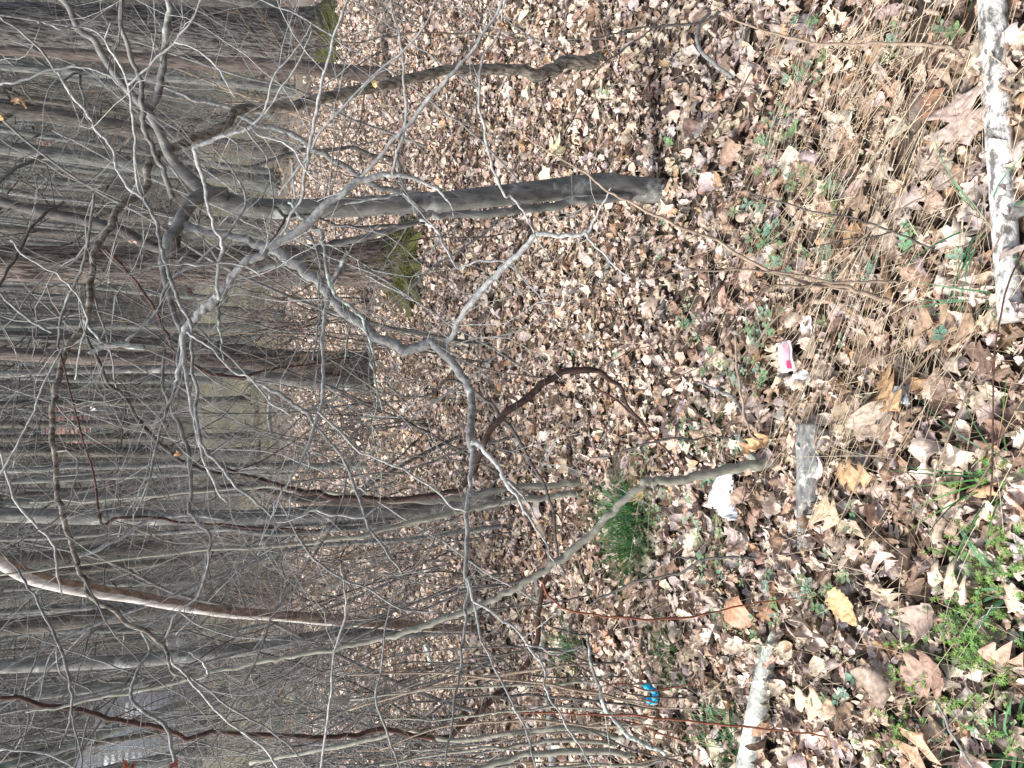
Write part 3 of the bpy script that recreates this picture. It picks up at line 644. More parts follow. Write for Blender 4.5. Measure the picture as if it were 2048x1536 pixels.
def moss_skirt(e, P0, R0, n, zh, mat, spread=1.15, seed=3):
    rng = np.random.default_rng(seed); mb = MB()
    a = rng.uniform(0, 2 * math.pi, n); h = rng.uniform(-0.02, 1, n) ** 1.6 * zh
    r = R0 * spread * (1.15 - 0.25 * h / zh) + rng.uniform(0, 0.05, n) * (1 - h / zh)
    B0 = np.stack([P0[0] + r * np.cos(a), P0[1] + r * np.sin(a), P0[2] + h], -1)
    out = np.stack([np.cos(a), np.sin(a), rng.uniform(-0.5, 0.9, n)], -1) + rng.normal(0, 0.35, (n, 3))
    out /= np.linalg.norm(out, axis=1)[:, None]
    side = np.cross(out, rng.normal(0, 1, (n, 3))); side /= np.linalg.norm(side, axis=1)[:, None]
    Lb = rng.uniform(0.015, 0.05, n)[:, None]
    V = np.stack([B0 - side * 0.003, B0 + side * 0.003, B0 + out * Lb + np.array([0, 0, -0.012])], 1).reshape(-1, 3)
    i = np.arange(n) * 3
    C = np.array([(0.13, 0.13, 0.03), (0.09, 0.11, 0.03), (0.17, 0.15, 0.05), (0.22, 0.17, 0.10)])[rng.choice(4, n, p=[.4, .3, .2, .1])]
    mb.add(V, np.stack([i, i + 1, i + 2, i + 2], -1), np.repeat(C, 3, 0))
    o = mb.build('moss', M['green'], e, smooth=False, colors=True)
moss_skirt(oe, oP[1] + np.array([0, 0, -.02]), 0.24, 5200, 0.17, 'green')
# roots of the brown oak
for a, l in ((-2.3, .5), (-1.75, .42), (-1.2, .5), (-.5, .4), (-2.9, .45)):
    c = oP[1]; mb = MB()
    pts = [c + np.array([math.cos(a) * t, math.sin(a) * t, 0.11 * (1 - t / l) ** 1.5 - 0.01]) for t in np.linspace(0.1, l, 8)]
    mb.tube(pts, np.linspace(0.10, 0.02, 8), 10, 0.06, rng=BR); mb.build('root', M['oakbrown'], oe)

te, tP, tR = trunk_tree('forked_tree', [(752, 744, 86), (720, 744, 78), (660, 742, 72), (580, 738, 62), (500, 732, 50), (420, 728, 40), (330, 722, 34), (200, 715, 30), (90, 712, 28), (-20, 705, 26)], 7.3, 7.5, 'redtrunk', 'dark furrowed tree with several fused stems, mid distance beyond the sagging branch', k=26, barkv=0.05, fl=(0.2, 0.1), top=5,
    branches=[('stem', [(740, 770, 34), (690, 768, 30), (600, 762, 26), (500, 750, 22), (400, 742, 18), (300, 738, 16), (150, 742, 14), (-20, 750, 12)], 7.1, 7.0, 'beech', dict(barkv=0.04, k=12)),
              ('stem', [(735, 718, 30), (680, 716, 26), (600, 712, 22), (500, 700, 18), (400, 690, 16), (250, 678, 14), (100, 670, 12), (-20, 668, 12)], 7.2, 7.6, 'dark', dict(barkv=0.04, k=12, tw=1))])
moss_skirt(te, tP[1] + np.array([.14, -.05, -.02]), 0.14, 500, 0.1, 'green', seed=5)

trunk_tree('grey_tree', [(975, 1000, 40), (920, 1008, 34), (880, 1013, 36), (820, 1018, 42), (750, 1024, 46), (680, 1030, 44), (600, 1034, 40), (500, 1038, 36), (400, 1038, 34), (300, 1036, 32), (150, 1034, 30), (-20, 1030, 28)], 3.9, 4.2, 'beech', 'grey brown tree ringed by thin stems behind the horizontal limb', k=18, barkv=0.05, fl=(0.1, 0.1), top=5, tw=2,
    branches=[('stem', [(860, 1000, 16), (800, 1005, 20), (700, 1004, 20), (620, 1000, 18), (540, 985, 14), (470, 975, 12), (380, 985, 9), (280, 1010, 7)], 3.9, 3.8, 'redtrunk', dict(barkv=0.06, k=10, tw=2)),
              ('stem', [(780, 1048, 12), (700, 1058, 12), (620, 1066, 12), (540, 1068, 11), (450, 1060, 9), (300, 1065, 9), (100, 1075, 8), (-20, 1080, 8)], 3.9, 4.2, 'beech', dict(barkv=0.03, k=10, tw=2))])
trunk_tree('sapling', [(1152, 966, 13), (1110, 970, 13), (1060, 971, 13), (1020, 978, 13), (970, 988, 13), (920, 998, 12), (860, 1003, 11), (760, 1000, 9), (650, 985, 8), (520, 975, 7), (380, 985, 6), (200, 1000, 5), (60, 1005, 4)], 2.95, 3.2, 'sapling', 'upper of two slim grey saplings beside green sedge', barkv=0.02, k=8, fl=(0.1, 0.05), tw=3)
trunk_tree('sapling', [(1148, 988, 12), (1100, 994, 12), (1020, 1002, 12), (957, 1014, 11), (900, 1028, 11), (820, 1045, 10), (700, 1075, 9), (560, 1090, 8), (400, 1100, 7), (200, 1125, 6), (0, 1150, 4)], 2.95, 3.1, 'sapling', 'lower of two slim grey saplings beside green sedge', barkv=0.02, k=8, fl=(0.1, 0.05), tw=3)
trunk_tree('peeling_tree', [(1010, 1262, 10), (950, 1258, 14), (880, 1256, 17), (820, 1252, 20), (740, 1245, 22), (640, 1238, 23), (552, 1231, 21), (470, 1226, 22), (400, 1217, 22), (330, 1206, 23), (260, 1192, 25), (200, 1184, 27), (130, 1172, 28), (60, 1154, 28), (20, 1134, 28), (-25, 1110, 28)], 4.3, 3.3, 'peel_lit', 'leaning peeling trunk, its lit half painted white, the rest rust', k=18, barkv=0.018, fl=(0, 0.1), top=2)
trunk_tree('grey_tree', [(1035, 1258, 13), (960, 1260, 14), (900, 1262, 16), (809, 1266, 19), (732, 1269, 22), (655, 1272, 24), (577, 1284, 25), (500, 1298, 26), (420, 1306, 27), (330, 1316, 27), (230, 1324, 26), (100, 1330, 26), (-20, 1335, 25)], 4.2, 4.6, 'beech', 'slate grey pole-like tree touching the long leaning sapling', k=16, barkv=0.02, fl=(0.1, 0.05), top=5, tw=1)
# long leaning sapling close by
trunk_tree('sapling', [(1562, 918, 21), (1520, 930, 21), (1457, 938, 20), (1406, 950, 19), (1356, 960, 18), (1305, 962, 17), (1287, 967, 17), (1254, 996, 15), (1216, 1034, 15), (1178, 1072, 15), (1127, 1113, 15), (1088, 1142, 14), (1052, 1164, 13), (1010, 1187, 13), (964, 1207, 12), (899, 1235, 12), (848, 1253, 12), (796, 1269, 11), (719, 1287, 10), (655, 1300, 10), (577, 1313, 9), (520, 1325, 9), (423, 1347, 8), (361, 1364, 8), (258, 1385, 7), (180, 1400, 6), (103, 1418, 5), (52, 1424, 3)], 1.74, 2.3, 'sapling', 'long bare olive grey sapling bent at its foot, leaning left', k=12, barkv=0.015, fl=(0.1, 0.05), tw=0,
    branches=[('branch', [(418, 1348, 6), (400, 1375, 5), (382, 1398, 4), (374, 1407, 3)], 2.1, 2.05, 'pale', dict(tw=0)),
              ('branch', [(418, 1348, 6), (408, 1330, 5), (395, 1318, 3), (378, 1305, 3)], 2.1, 2.05, 'pale', dict(tw=1))])
trunk_tree('small_tree', [(812, 385, 9), (800, 380, 11), (772, 380, 11), (740, 365, 11), (700, 340, 10), (678, 328, 10), (640, 303, 11), (600, 280, 11), (560, 258, 10), (515, 249, 9), (480, 232, 8), (440, 210, 7), (380, 196, 6), (320, 170, 4)], 4.4, 4.3, 'limb', 'slender grey leaning tree arching behind the main grey trunk', k=10, barkv=0.02, fl=(0.1, 0.05), tw=2)
B([(352, 470, 20), (345, 500, 22), (317, 496, 21), (279, 481, 22), (241, 461, 23), (203, 450, 23), (152, 437, 22), (102, 428, 21), (51, 417, 20), (0, 403, 20), (-30, 396, 20)], 2.22, 2.35, 'dark', tw=2, k=12, barkv=0.05)

trunk_tree('straight_trunk', [(750, 932, 14), (700, 931, 14), (620, 930, 14), (500, 932, 14), (350, 930, 13), (150, 935, 12), (-20, 940, 12)], 7.6, 7.6, 'bgrey', 'thin tan trunk standing just above the fused grey stems', k=10, barkv=0.02, fl=(0.2, 0.1), tw=1, top=4)
trunk_tree('dead_stump', [(562, 630, 17), (520, 626, 16), (480, 622, 15), (440, 616, 14), (405, 612, 12)], 15.0, 15.0, 'bbrown', 'broken dark stump leaning at the edge of the grass', cat='stump', k=12, barkv=0.06, fl=(0.3, 0.1))

# ------------------------------------------------------------------ vines
def vine(pts, y0, y1, mat, label, tw=0.8, k=8, name='vine', cat='vine', group=None, barkv=0.08, **kw):
    o = limb(name, pts, y0, y1, mat, None, k=k, barkv=barkv, tw=tw, **kw); return tag(o, label, cat, group)
vine([(0, 1398, 9), (39, 1398, 9), (90, 1412, 10), (155, 1417, 10), (206, 1431, 10), (258, 1447, 10), (309, 1454, 10), (340, 1462, 9), (379, 1478, 9), (412, 1466, 9), (440, 1462, 8), (500, 1472, 9), (577, 1472, 10), (655, 1475, 10), (706, 1472, 10), (758, 1460, 11), (809, 1466, 11), (835, 1475, 11), (887, 1475, 11), (925, 1452, 12), (964, 1421, 12), (990, 1393, 13), (1020, 1377, 12), (1039, 1351, 12), (1059, 1320, 12), (1072, 1290, 11), (1077, 1230, 10), (1085, 1180, 9), (1095, 1150, 8)], 2.6, 2.6, 'redvine', 'red brown shaggy vine hanging down the left side of the wood', n_per=6)
vine([(430, 930, 7), (500, 955, 7), (576, 976, 10), (627, 986, 11), (690, 996, 11), (754, 1001, 11), (830, 996, 11), (881, 989, 11), (919, 976, 11), (944, 943, 13), (965, 895, 13), (987, 854, 13), (1020, 823, 14), (1050, 797, 14), (1084, 770, 14), (1127, 746, 13), (1165, 740, 13), (1203, 748, 11), (1236, 772, 8), (1262, 820, 7), (1285, 850, 7)], 2.4, 2.1, 'vinedark', 'dark brown vine looping in a high arch over the leaves', n_per=6)
vine([(770, 765, 4), (805, 790, 5), (860, 790, 6), (900, 760, 7), (950, 785, 8), (985, 808, 8), (1000, 834, 9), (1033, 872, 8), (1058, 917, 8), (1076, 948, 8), (1094, 983, 8), (1109, 1039, 7), (1117, 1110, 6), (1130, 1150, 5)], 2.3, 2.1, 'dark', 'dark thin vine draped below the long sagging branch')
vine([(482, 335, 5), (540, 322, 7), (589, 305, 8), (640, 299, 9), (703, 297, 9), (744, 312, 9), (779, 314, 8), (788, 340, 7), (795, 365, 6), (810, 392, 6)], 4.4, 4.3, 'dark', 'black hooked vine hanging right of the main grey trunk')
vine([(1178, 1210, 5), (1219, 1186, 6), (1271, 1166, 7), (1322, 1155, 6), (1374, 1140, 6), (1400, 1122, 7), (1457, 1115, 7), (1520, 1118, 6), (1560, 1128, 5)], 2.3, 1.7, 'dark', 'dark forked stick sloping between sedge and mossy log', name='dead_stick', cat='stick', tw=1.0)
vine([(1340, 1115, 4), (1365, 1116, 5), (1394, 1118, 6)], 1.95, 1.9, 'dark', 'short dark twig joining the dark forked stick', name='dead_twig', cat='twig', tw=0)
vine([(1178, 770, 5), (1216, 790, 5), (1254, 818, 5), (1287, 849, 5), (1312, 884, 5), (1335, 902, 5), (1361, 938, 4)], 2.3, 2.0, 'redvine', 'thin brown vine bending down from the arched vine', tw=1)
vine([(1178, 915, 3), (1216, 912, 4), (1254, 900, 5), (1305, 884, 5), (1343, 877, 5), (1406, 877, 4), (1470, 874, 3)], 2.1, 1.75, 'dark', 'thin dark twig curving above the sapling foot', tw=1, name='dead_twig', cat='twig')
vine([(1396, 765, 5), (1432, 780, 7), (1452, 790, 8), (1470, 800, 8), (1487, 826, 7), (1492, 845, 6)], 1.95, 1.8, 'limb', 'short grey crooked stick above the packet', tw=0, name='dead_stick', cat='stick')
vine([(1470, 670, 5), (1477, 760, 6), (1485, 798, 6), (1490, 836, 6), (1503, 872, 5), (1525, 880, 4)], 1.65, 1.68, 'tancane', 'pale tan twig bent beside the sapling foot', tw=0, name='dead_twig', cat='twig')
vine([(1173, 1269, 6), (1178, 1300, 7), (1191, 1351, 8), (1204, 1398, 9), (1224, 1434, 10), (1253, 1465, 11), (1289, 1488, 11), (1315, 1500, 10), (1332, 1507, 8)], 2.2, 2.0, 'lich', 'weathered grey branch curving down at the lower left thicket', tw=1, name='dead_branch', cat='branch')
vine([(1178, 1269, 5), (1130, 1262, 4), (1085, 1240, 4), (1060, 1215, 3)], 2.3, 2.3, 'dark', 'thin dark stem above the weathered grey branch', tw=1, name='dead_twig', cat='twig')
vine([(866, 1338, 6), (809, 1362, 7), (771, 1387, 7), (732, 1426, 7), (693, 1457, 6), (640, 1485, 5), (560, 1500, 4)], 3.0, 3.2, 'dark', 'straight dark stem slanting across the red brown vine', tw=1)

# ------------------------------------------------------------------ canes and shrubs close by
def shrub(name, stems, mat, label, cat='shrub', tw=1.5, group=None, twL=(0.08, 0.3)):
    P0 = G(stems[0][0][0][0], stems[0][0][0][1])
    e = empty(name, P0, label, cat, group)
    for pts, y0, y1 in stems:
        limb('stem', pts, y0, y1, mat, e, tw=tw, k=8, barkv=0.015, twL=twL, twr=0.0014)
    return e
shrub('bare_shrub', [
    ([(1796, 612, 13), (1754, 594, 12), (1714, 581, 10), (1687, 572, 10), (1639, 567, 9), (1594, 560, 9), (1554, 546, 8), (1520, 532, 8), (1482, 512, 8), (1432, 482, 7), (1381, 461, 7), (1330, 441, 7), (1292, 423, 7), (1254, 400, 6), (1218, 384, 6), (1178, 352, 5), (1142, 327, 4), (1102, 305, 4), (1063, 282, 3), (1020, 252, 2)], 1.30, 1.55),
    ([(1822, 566, 6), (1780, 564, 6), (1741, 563, 6), (1660, 562, 6), (1607, 552, 6), (1554, 545, 5), (1500, 540, 5), (1430, 541, 4), (1350, 545, 3), (1290, 560, 2)], 1.27, 1.4),
    ([(1740, 590, 8), (1700, 580, 7), (1634, 571, 6), (1594, 573, 6), (1554, 570, 5), (1527, 583, 5), (1480, 628, 4), (1440, 690, 4), (1410, 727, 3), (1375, 745, 3), (1330, 760, 2)], 1.33, 1.4)],
    'tancane', 'two stemmed brown shrub leaning across the foreground leaves', tw=1.2)
shrub('bare_shrub', [
    ([(1867, 498, 5), (1830, 482, 5), (1786, 463, 5), (1746, 450, 5), (1687, 433, 4), (1612, 420, 4), (1556, 404, 4), (1500, 385, 3)], 1.15, 1.3),
    ([(1786, 463, 4), (1741, 474, 3), (1687, 482, 3), (1640, 490, 2)], 1.2, 1.25)], 'dark', 'dark forked twig with few buds left of the straight cane', tw=1)
def cane(pts, y0, y1, mat, label, tw=0.4, group=None, name='cane', cat='stem', **kw):
    o = limb(name, pts, y0, y1, mat, None, k=7, barkv=0.01, tw=tw, twL=(0.05, 0.2), twr=0.0012, **kw); return tag(o, label, cat, group)
cane([(1950, 325, 5), (1869, 380, 5), (1794, 425, 5), (1727, 474, 5), (1671, 524, 4), (1612, 581, 4), (1554, 634, 4), (1500, 696, 4), (1460, 735, 3)], 1.0, 1.25, 'tancane', 'straight tan cane slanting across the brown shrub foot')
cane([(1925, 120, 8), (1907, 99, 8), (1875, 92, 8), (1821, 90, 8), (1754, 87, 7), (1714, 90, 7), (1674, 88, 7), (1634, 88, 6), (1588, 78, 6), (1527, 62, 5), (1470, 40, 4), (1430, 10, 4)], 1.08, 1.5, 'tancane', 'brown arching cane at the top right among straw')
cane([(1085, 1158, 5), (1093, 1184, 5), (1111, 1204, 5), (1137, 1220, 5), (1180, 1228, 5), (1232, 1235, 5), (1296, 1239, 5), (1374, 1235, 5), (1438, 1222, 4), (1520, 1206, 4), (1594, 1196, 3)], 1.75, 1.55, 'redcane', 'curved red cane arching above the lichen log')
cane([(1020, 1430, 3), (1052, 1426, 4), (1140, 1428, 4), (1232, 1431, 5), (1335, 1439, 5), (1420, 1447, 5), (1520, 1457, 5), (1600, 1466, 4), (1655, 1475, 4)], 1.75, 1.42, 'redcane', 'straight dark red cane running above the lichen log end')
cane([(1980, 700, 3), (1941, 765, 5), (1917, 827, 5), (1888, 902, 5), (1867, 961, 5), (1845, 1022, 4), (1832, 1068, 3)], 1.02, 1.1, 'tancane', 'reddish tan cane lying near the right edge below the pale log')
cane([(1880, 690, 3), (1810, 762, 4), (1775, 820, 4), (1745, 890, 4), (1700, 1000, 3), (1660, 1090, 2)], 1.12, 1.3, 'tancane', 'thin brown cane beside the crossed leaves')
cane([(2048, 860, 4), (2000, 905, 4), (1960, 965, 4), (1925, 1010, 3), (1890, 1060, 3)], 1.0, 1.05, 'tancane', 'thin brown stem running into the bright green herbs')
cane([(1980, 1000, 4), (1990, 720, 4), (2010, 590, 4), (2048, 500, 4)], 0.98, 0.95, 'redvine', 'thin reddish stem crossing the sawn end of the pale log')
cane([(1870, 1400, 4), (1900, 1460, 6), (1930, 1510, 6), (1945, 1536, 6)], 1.1, 1.07, 'limb', 'short grey stick lying at the lower right edge')
cane([(1350, 0, 4), (1300, 60, 4), (1245, 100, 4), (1190, 150, 3), (1150, 230, 3), (1120, 290, 3)], 2.1, 2.3, 'dark', 'dark stem slanting below the crooked tree foot')
cane([(1470, 15, 5), (1440, 25, 5), (1400, 45, 6), (1330, 52, 5), (1250, 60, 4), (1180, 80, 3)], 1.75, 1.9, 'dark', 'dark bundle stem at the top edge', tw=2)
cane([(1530, 100, 4), (1470, 200, 4), (1430, 260, 5), (1410, 275, 4)], 1.75, 1.75, 'tancane', 'pale forked twig above the green leaf patch')
cane([(1420, 20, 6), (1395, 60, 9), (1400, 95, 10), (1430, 130, 10), (1465, 155, 9)], 1.98, 1.85, 'limb', 'grey brown stick lying under dry grass seed heads')

# thicket of arching canes at lower left of the upright view
th = empty('cane_thicket', G(1420, 1500), 'thicket of bare brown canes arching along the lower edge', 'bush')
TH = [([(1250, 1475, 10), (1214, 1472, 10), (1155, 1460, 11), (1077, 1460, 11), (1000, 1470, 10), (900, 1480, 9), (809, 1462, 8), (758, 1475, 9), (680, 1493, 9), (577, 1511, 9), (500, 1527, 9)], 2.2, 3.0),
      ([(1262, 1512, 11), (1240, 1508, 13), (1155, 1503, 13), (1052, 1508, 12), (1000, 1523, 12), (930, 1545, 10)], 2.2, 2.4),
      ([(1235, 1488, 9), (1180, 1480, 9), (1110, 1482, 9), (1030, 1490, 8), (950, 1500, 7), (870, 1510, 6), (760, 1530, 5)], 2.25, 2.6),
      ([(1200, 1330, 6), (1155, 1330, 6), (1080, 1338, 7), (1000, 1350, 7), (900, 1368, 6), (800, 1392, 5), (700, 1420, 4)], 2.3, 2.8),
      ([(1230, 1345, 6), (1178, 1362, 6), (1100, 1368, 7), (1030, 1370, 7), (940, 1376, 6), (830, 1382, 5), (700, 1400, 4)], 2.25, 2.8),
      ([(1320, 1422, 6), (1260, 1408, 6), (1150, 1398, 6), (1040, 1392, 6), (930, 1395, 5), (800, 1410, 4)], 2.1, 2.6),
      ([(1310, 1405, 5), (1250, 1397, 6), (1160, 1380, 6), (1050, 1362, 6), (950, 1352, 5), (850, 1345, 4), (700, 1350, 3)], 2.1, 2.6),
      ([(1290, 1440, 5), (1200, 1420, 5), (1120, 1415, 5), (1000, 1425, 5), (880, 1440, 4), (760, 1440, 3)], 2.1, 2.6),
      ([(1240, 1325, 5), (1180, 1322, 5), (1100, 1300, 5), (1000, 1310, 5), (900, 1322, 4), (800, 1330, 4), (650, 1370, 3)], 2.25, 2.8),
      ([(1350, 1460, 5), (1280, 1450, 5), (1190, 1452, 6), (1090, 1440, 6), (990, 1444, 5), (880, 1455, 4), (760, 1500, 3)], 2.05, 2.5),
      ([(1330, 1520, 5), (1270, 1530, 6), (1180, 1530, 6), (1080, 1535, 6)], 2.05, 2.2),
      ([(1180, 1190, 4), (1100, 1205, 4), (1020, 1215, 4), (900, 1228, 4), (780, 1215, 3), (640, 1190, 3)], 2.4, 2.7)]
for i, (pts, a, b) in enumerate(TH):
    limb('cane', pts, a, b, ('tancane', 'sapling', 'dark')[i % 3] if i > 2 else 'sapling', th, k=7, barkv=0.02, tw=2.2, twL=(0.1, 0.4), twr=0.0016)
rr = np.random.default_rng(5)
for i in range(13):
    y = rr.uniform(1290, 1560); x0 = rr.uniform(1180, 1420); L = rr.uniform(250, 620); dy = rr.normal(0, 110)
    Yb = G(x0, y)[1]
    pts = [(x0, y, 4), (x0 - L * .3, y + dy * .2 + rr.normal(0, 12), 4), (x0 - L * .6, y + dy * .6 + rr.normal(0, 14), 3.2), (x0 - L, y + dy + rr.normal(0, 15), 2)]
    limb('cane', pts, Yb - 0.03, Yb + 0.25, ('tancane', 'twigs', 'dark', 'redcane')[i % 4], th, k=5, barkv=0.01, tw=1.2, twL=(0.08, 0.3), twr=0.0012)

# ------------------------------------------------------------------ logs on the ground
def log(name, pts, mat, label, cat='log', barkv=0.04, k=18, sink=0.35, ends=False, endmat='cutend', squash=1.0, n_per=8):
    A = np.array(pts, float); Q = catmull(A, n_per)
    P = []; R = []
    for q in Q:
        g = G(q[0], q[1]); r = q[2] * 0.5 * depth_of(g) / F
        g[2] += r * (1 - sink) + 0.02; P.append(g); R.append(r)
    P = np.array(P); R = np.array(R)
    e = empty(name, P[len(P) // 2], label, cat)
    mb = MB(); mb.tube(P, R, k, barkv, rng=BR); mb.build('bark', M[mat], e)
    if ends:
        d = P[-1] - P[-2]; d /= np.linalg.norm(d)
        mb = MB(); mb.tube(np.array([P[-1] - d * 0.004, P[-1] + d * 0.006]), [R[-1] * 0.93, R[-1] * 0.9], k, 0.01, rng=BR)
        mb.build('sawn_end', M[endmat], e, smooth=False)
    return e, P, R
log('fallen_log', [(2012, -60, 50), (2012, 0, 50), (2016, 100, 49), (2021, 200, 48), (2026, 300, 47), (2032, 400, 46), (2040, 520, 46), (2047, 640, 45)], 'birch', 'pale flaky barked log along the right edge of the frame', ends=True, k=28, barkv=0.035, sink=0.1, n_per=12)
log('fallen_log', [(1644, 848, 50), (1646, 900, 52), (1643, 960, 48), (1637, 1010, 40), (1630, 1062, 30), (1624, 1100, 24)], 'rotlog', 'short grey weathered log with lichen below the sapling foot', sink=0.2, barkv=0.04)
log('fallen_log', [(1620, 1128, 22), (1615, 1160, 26), (1612, 1195, 24)], 'rotlog', 'small half buried grey log piece beside dark stick', sink=0.45)
log('fallen_log', [(1568, 1262, 18), (1556, 1310, 30), (1546, 1360, 36), (1538, 1420, 40), (1528, 1480, 44), (1518, 1545, 46)], 'lichlog', 'pale green lichen covered log at the lower edge', sink=0.15, barkv=0.06)
log('fallen_branch', [(1085, 1150, 13), (1090, 1180, 15), (1095, 1243, 16), (1103, 1320, 17), (1111, 1398, 17), (1116, 1475, 18), (1121, 1545, 18)], 'rotlog', 'long thin fallen branch lying beneath the thicket', 'branch', sink=0.3)
log('fallen_branch', [(884, 1410, 15), (861, 1439, 18), (830, 1472, 20), (796, 1501, 20), (760, 1545, 20)], 'redtrunk', 'smooth pinkish brown fallen branch beyond the thicket', 'branch', sink=0.3, barkv=0.02)
log('fallen_branch', [(1488, 870, 12), (1500, 890, 17), (1512, 905, 18), (1526, 918, 16)], 'lichlog', 'stubby speckled grey branch piece at the sapling foot', 'branch', sink=0.2)
log('wood_chip', [(1781, 512, 11), (1788, 545, 14), (1793, 580, 15), (1797, 606, 12)], 'woodcut', 'orange brown split wood piece behind the shrub foot', 'wood', sink=0.1, barkv=0.06, k=8)
log('fallen_branch', [(662, -20, 10), (664, 20, 10), (668, 45, 8)], 'limb', 'short pale fallen branch near foot of the thick oak', 'branch')
log('fallen_branch', [(565, 1075, 7), (560, 1150, 8), (556, 1210, 7)], 'bbrown', 'dark branch lying at far edge of leaf carpet', 'branch')
log('fallen_branch', [(590, 325, 6), (592, 360, 7), (596, 400, 6)], 'pale', 'pale fallen stick right of the main trunk at leaf edge', 'branch')
log('fallen_branch', [(545, 790, 7), (542, 830, 8), (546, 870, 6)], 'pale', 'pale fallen stick lying where grass meets leaves', 'branch')
log('fallen_branch', [(738, 632, 5), (745, 655, 7), (752, 685, 5)], 'bbrown', 'small dark branch lying beside the mossy oak', 'branch')
log('fallen_branch', [(862, 1290, 12), (868, 1300, 14), (872, 1325, 12)], 'lichlog', 'pale grey stub lying between peeling tree and thicket', 'branch')
log('fallen_branch', [(1240, 455, 6), (1238, 490, 8), (1225, 540, 9), (1205, 575, 8), (1190, 610, 5)], 'rotlog', 'curved grey stick lying under the forked pale branch tip', 'stick')
log('fallen_branch', [(1130, 840, 5), (1123, 880, 6), (1095, 930, 7), (1075, 975, 6)], 'rotlog', 'grey brown stick lying beneath the arched vine', 'stick')
log('fallen_branch', [(1345, 595, 8), (1336, 615, 9), (1342, 640, 7)], 'dark', 'dark stub stick among leaves in centre', 'stick')
log('fallen_branch', [(1262, 210, 5), (1250, 230, 8), (1246, 248, 8)], 'dark', 'short dark stick between crooked tree foot and main trunk', 'stick')
log('fallen_branch', [(1020, 165, 7), (1030, 200, 9), (1034, 235, 7)], 'lichlog', 'pale lichen spotted stick below the crooked tree', 'stick')

# leaves and scraps lodged against and on the logs
def dress():
    rng = np.random.default_rng(314); mb = MB(); Ps = []
    for (x0, y0, x1, y1, w, n) in ((1645, 850, 1625, 1065, 30, 85), (1622, 1065, 1612, 1200, 20, 60), (1565, 1262, 1520, 1536, 26, 70), (2016, 0, 2044, 640, 26, 60), (1090, 1170, 1120, 1536, 12, 90)):
        for _ in range(n):
            t = rng.random(); sd = rng.normal(0, 1) * w * .55; sd += np.sign(sd) * w * .28
            g = G(x0 + (x1 - x0) * t + sd, y0 + (y1 - y0) * t); g[2] += rng.uniform(.015, .04); Ps.append(g)
    Ps = np.array(Ps); V, Fq, Cc = leaves(Ps, rng.uniform(.03, .075, len(Ps)), 11, 5, rng, tilt=.5, zmax=.01); mb.add(V, Fq, Cc)
    o = mb.build('log_litter', M['leaf'], colors=True); tag(o, 'dead leaves heaped along the fallen logs', 'dead leaves', kind='stuff')
dress()

# ------------------------------------------------------------------ random understory: shrubs and saplings in the wood
def wild_shrub(rng, h, stems, spread, dens, kk=4):
    mb = MB()
    for _ in range(stems):
        a = rng.uniform(0, 6.28); lean = rng.uniform(0.05, spread)
        d = np.array([math.cos(a) * lean, math.sin(a) * lean, 1.0]); d /= np.linalg.norm(d)
        n = 12; st = h * rng.uniform(0.6, 1.0) / n; p = np.array([rng.normal(0, .08), rng.normal(0, .08), -0.03]); P = [p]
        for i in range(n):
            d = d + rng.normal(0, 0.10, 3) + np.array([math.cos(a), math.sin(a), 0]) * 0.03; d /= np.linalg.norm(d); P.append(P[-1] + d * st)
        P = np.array(P); r0 = rng.uniform(0.004, 0.012) * h / 2.5
        R = np.linspace(r0, r0 * 0.25, len(P))
        mb.tube(P, R, kk + 1, cap=False)
        for _ in range(int(dens * h)):
            i = rng.integers(2, n); T = P[i] - P[i - 1]; T /= np.linalg.norm(T)
            s = np.cross(T, rng.normal(0, 1, 3)); s /= np.linalg.norm(s); an = rng.uniform(0.5, 1.2)
            L = rng.uniform(0.25, 0.9) * h / 3
            L0 = L; q = P[i].copy(); dd = T * math.cos(an) + s * math.sin(an); Q = [q]; m = 7
            for j in range(m):
                dd = dd + rng.normal(0, 0.16, 3); dd /= np.linalg.norm(dd); Q.append(Q[-1] + dd * L / m)
            Q = np.array(Q); rr_ = max(R[i] * 0.5, 0.0012)
            mb.tube(Q, np.linspace(rr_, rr_ * 0.4, m + 1), 3, cap=False)
            for _ in range(4):
                j = rng.integers(1, m); T2 = Q[j] - Q[j - 1]; T2 /= np.linalg.norm(T2)
                s2 = np.cross(T2, rng.normal(0, 1, 3)); s2 /= np.linalg.norm(s2); an = rng.uniform(0.5, 1.1)
                d2 = T2 * math.cos(an) + s2 * math.sin(an); l2 = L0 * rng.uniform(0.25, 0.6)
                Z0 = Q[j]; Z1 = Z0 + d2 * l2 * .5; Z2 = Z1 + (d2 + rng.normal(0, .3, 3)) * l2 * .5
                mb.tube(np.array([Z0, Z1, Z2]), [rr_ * 0.55, rr_ * .45, rr_ * .3], 3, cap=False)
    return mb

sr = np.random.default_rng(31)
def mesh_of(mb, name, mat):
    o = mb.build(name, M[mat]); me = o.data; bpy.data.objects.remove(o); return me
SH = [mesh_of(wild_shrub(sr, 3.2, 5, 0.45, 6), 'twigs', m) for m in ('twigs', 'dark', 'limb', 'twigs', 'tancane')]
SHF = [mesh_of(wild_shrub(sr, 4.2, 6, 0.5, 7, 3), 'twigs', m) for m in ('twigs', 'bbrown', 'bgrey')]
def place_mesh(me, name, loc, rz, sc, label, cat, group=None):
    o = bpy.data.objects.new(name, me); COL.objects.link(o); o.location = loc; o.rotation_euler = (0, 0, rz); o.scale = (sc, sc, sc)
    return tag(o, label, cat, group)
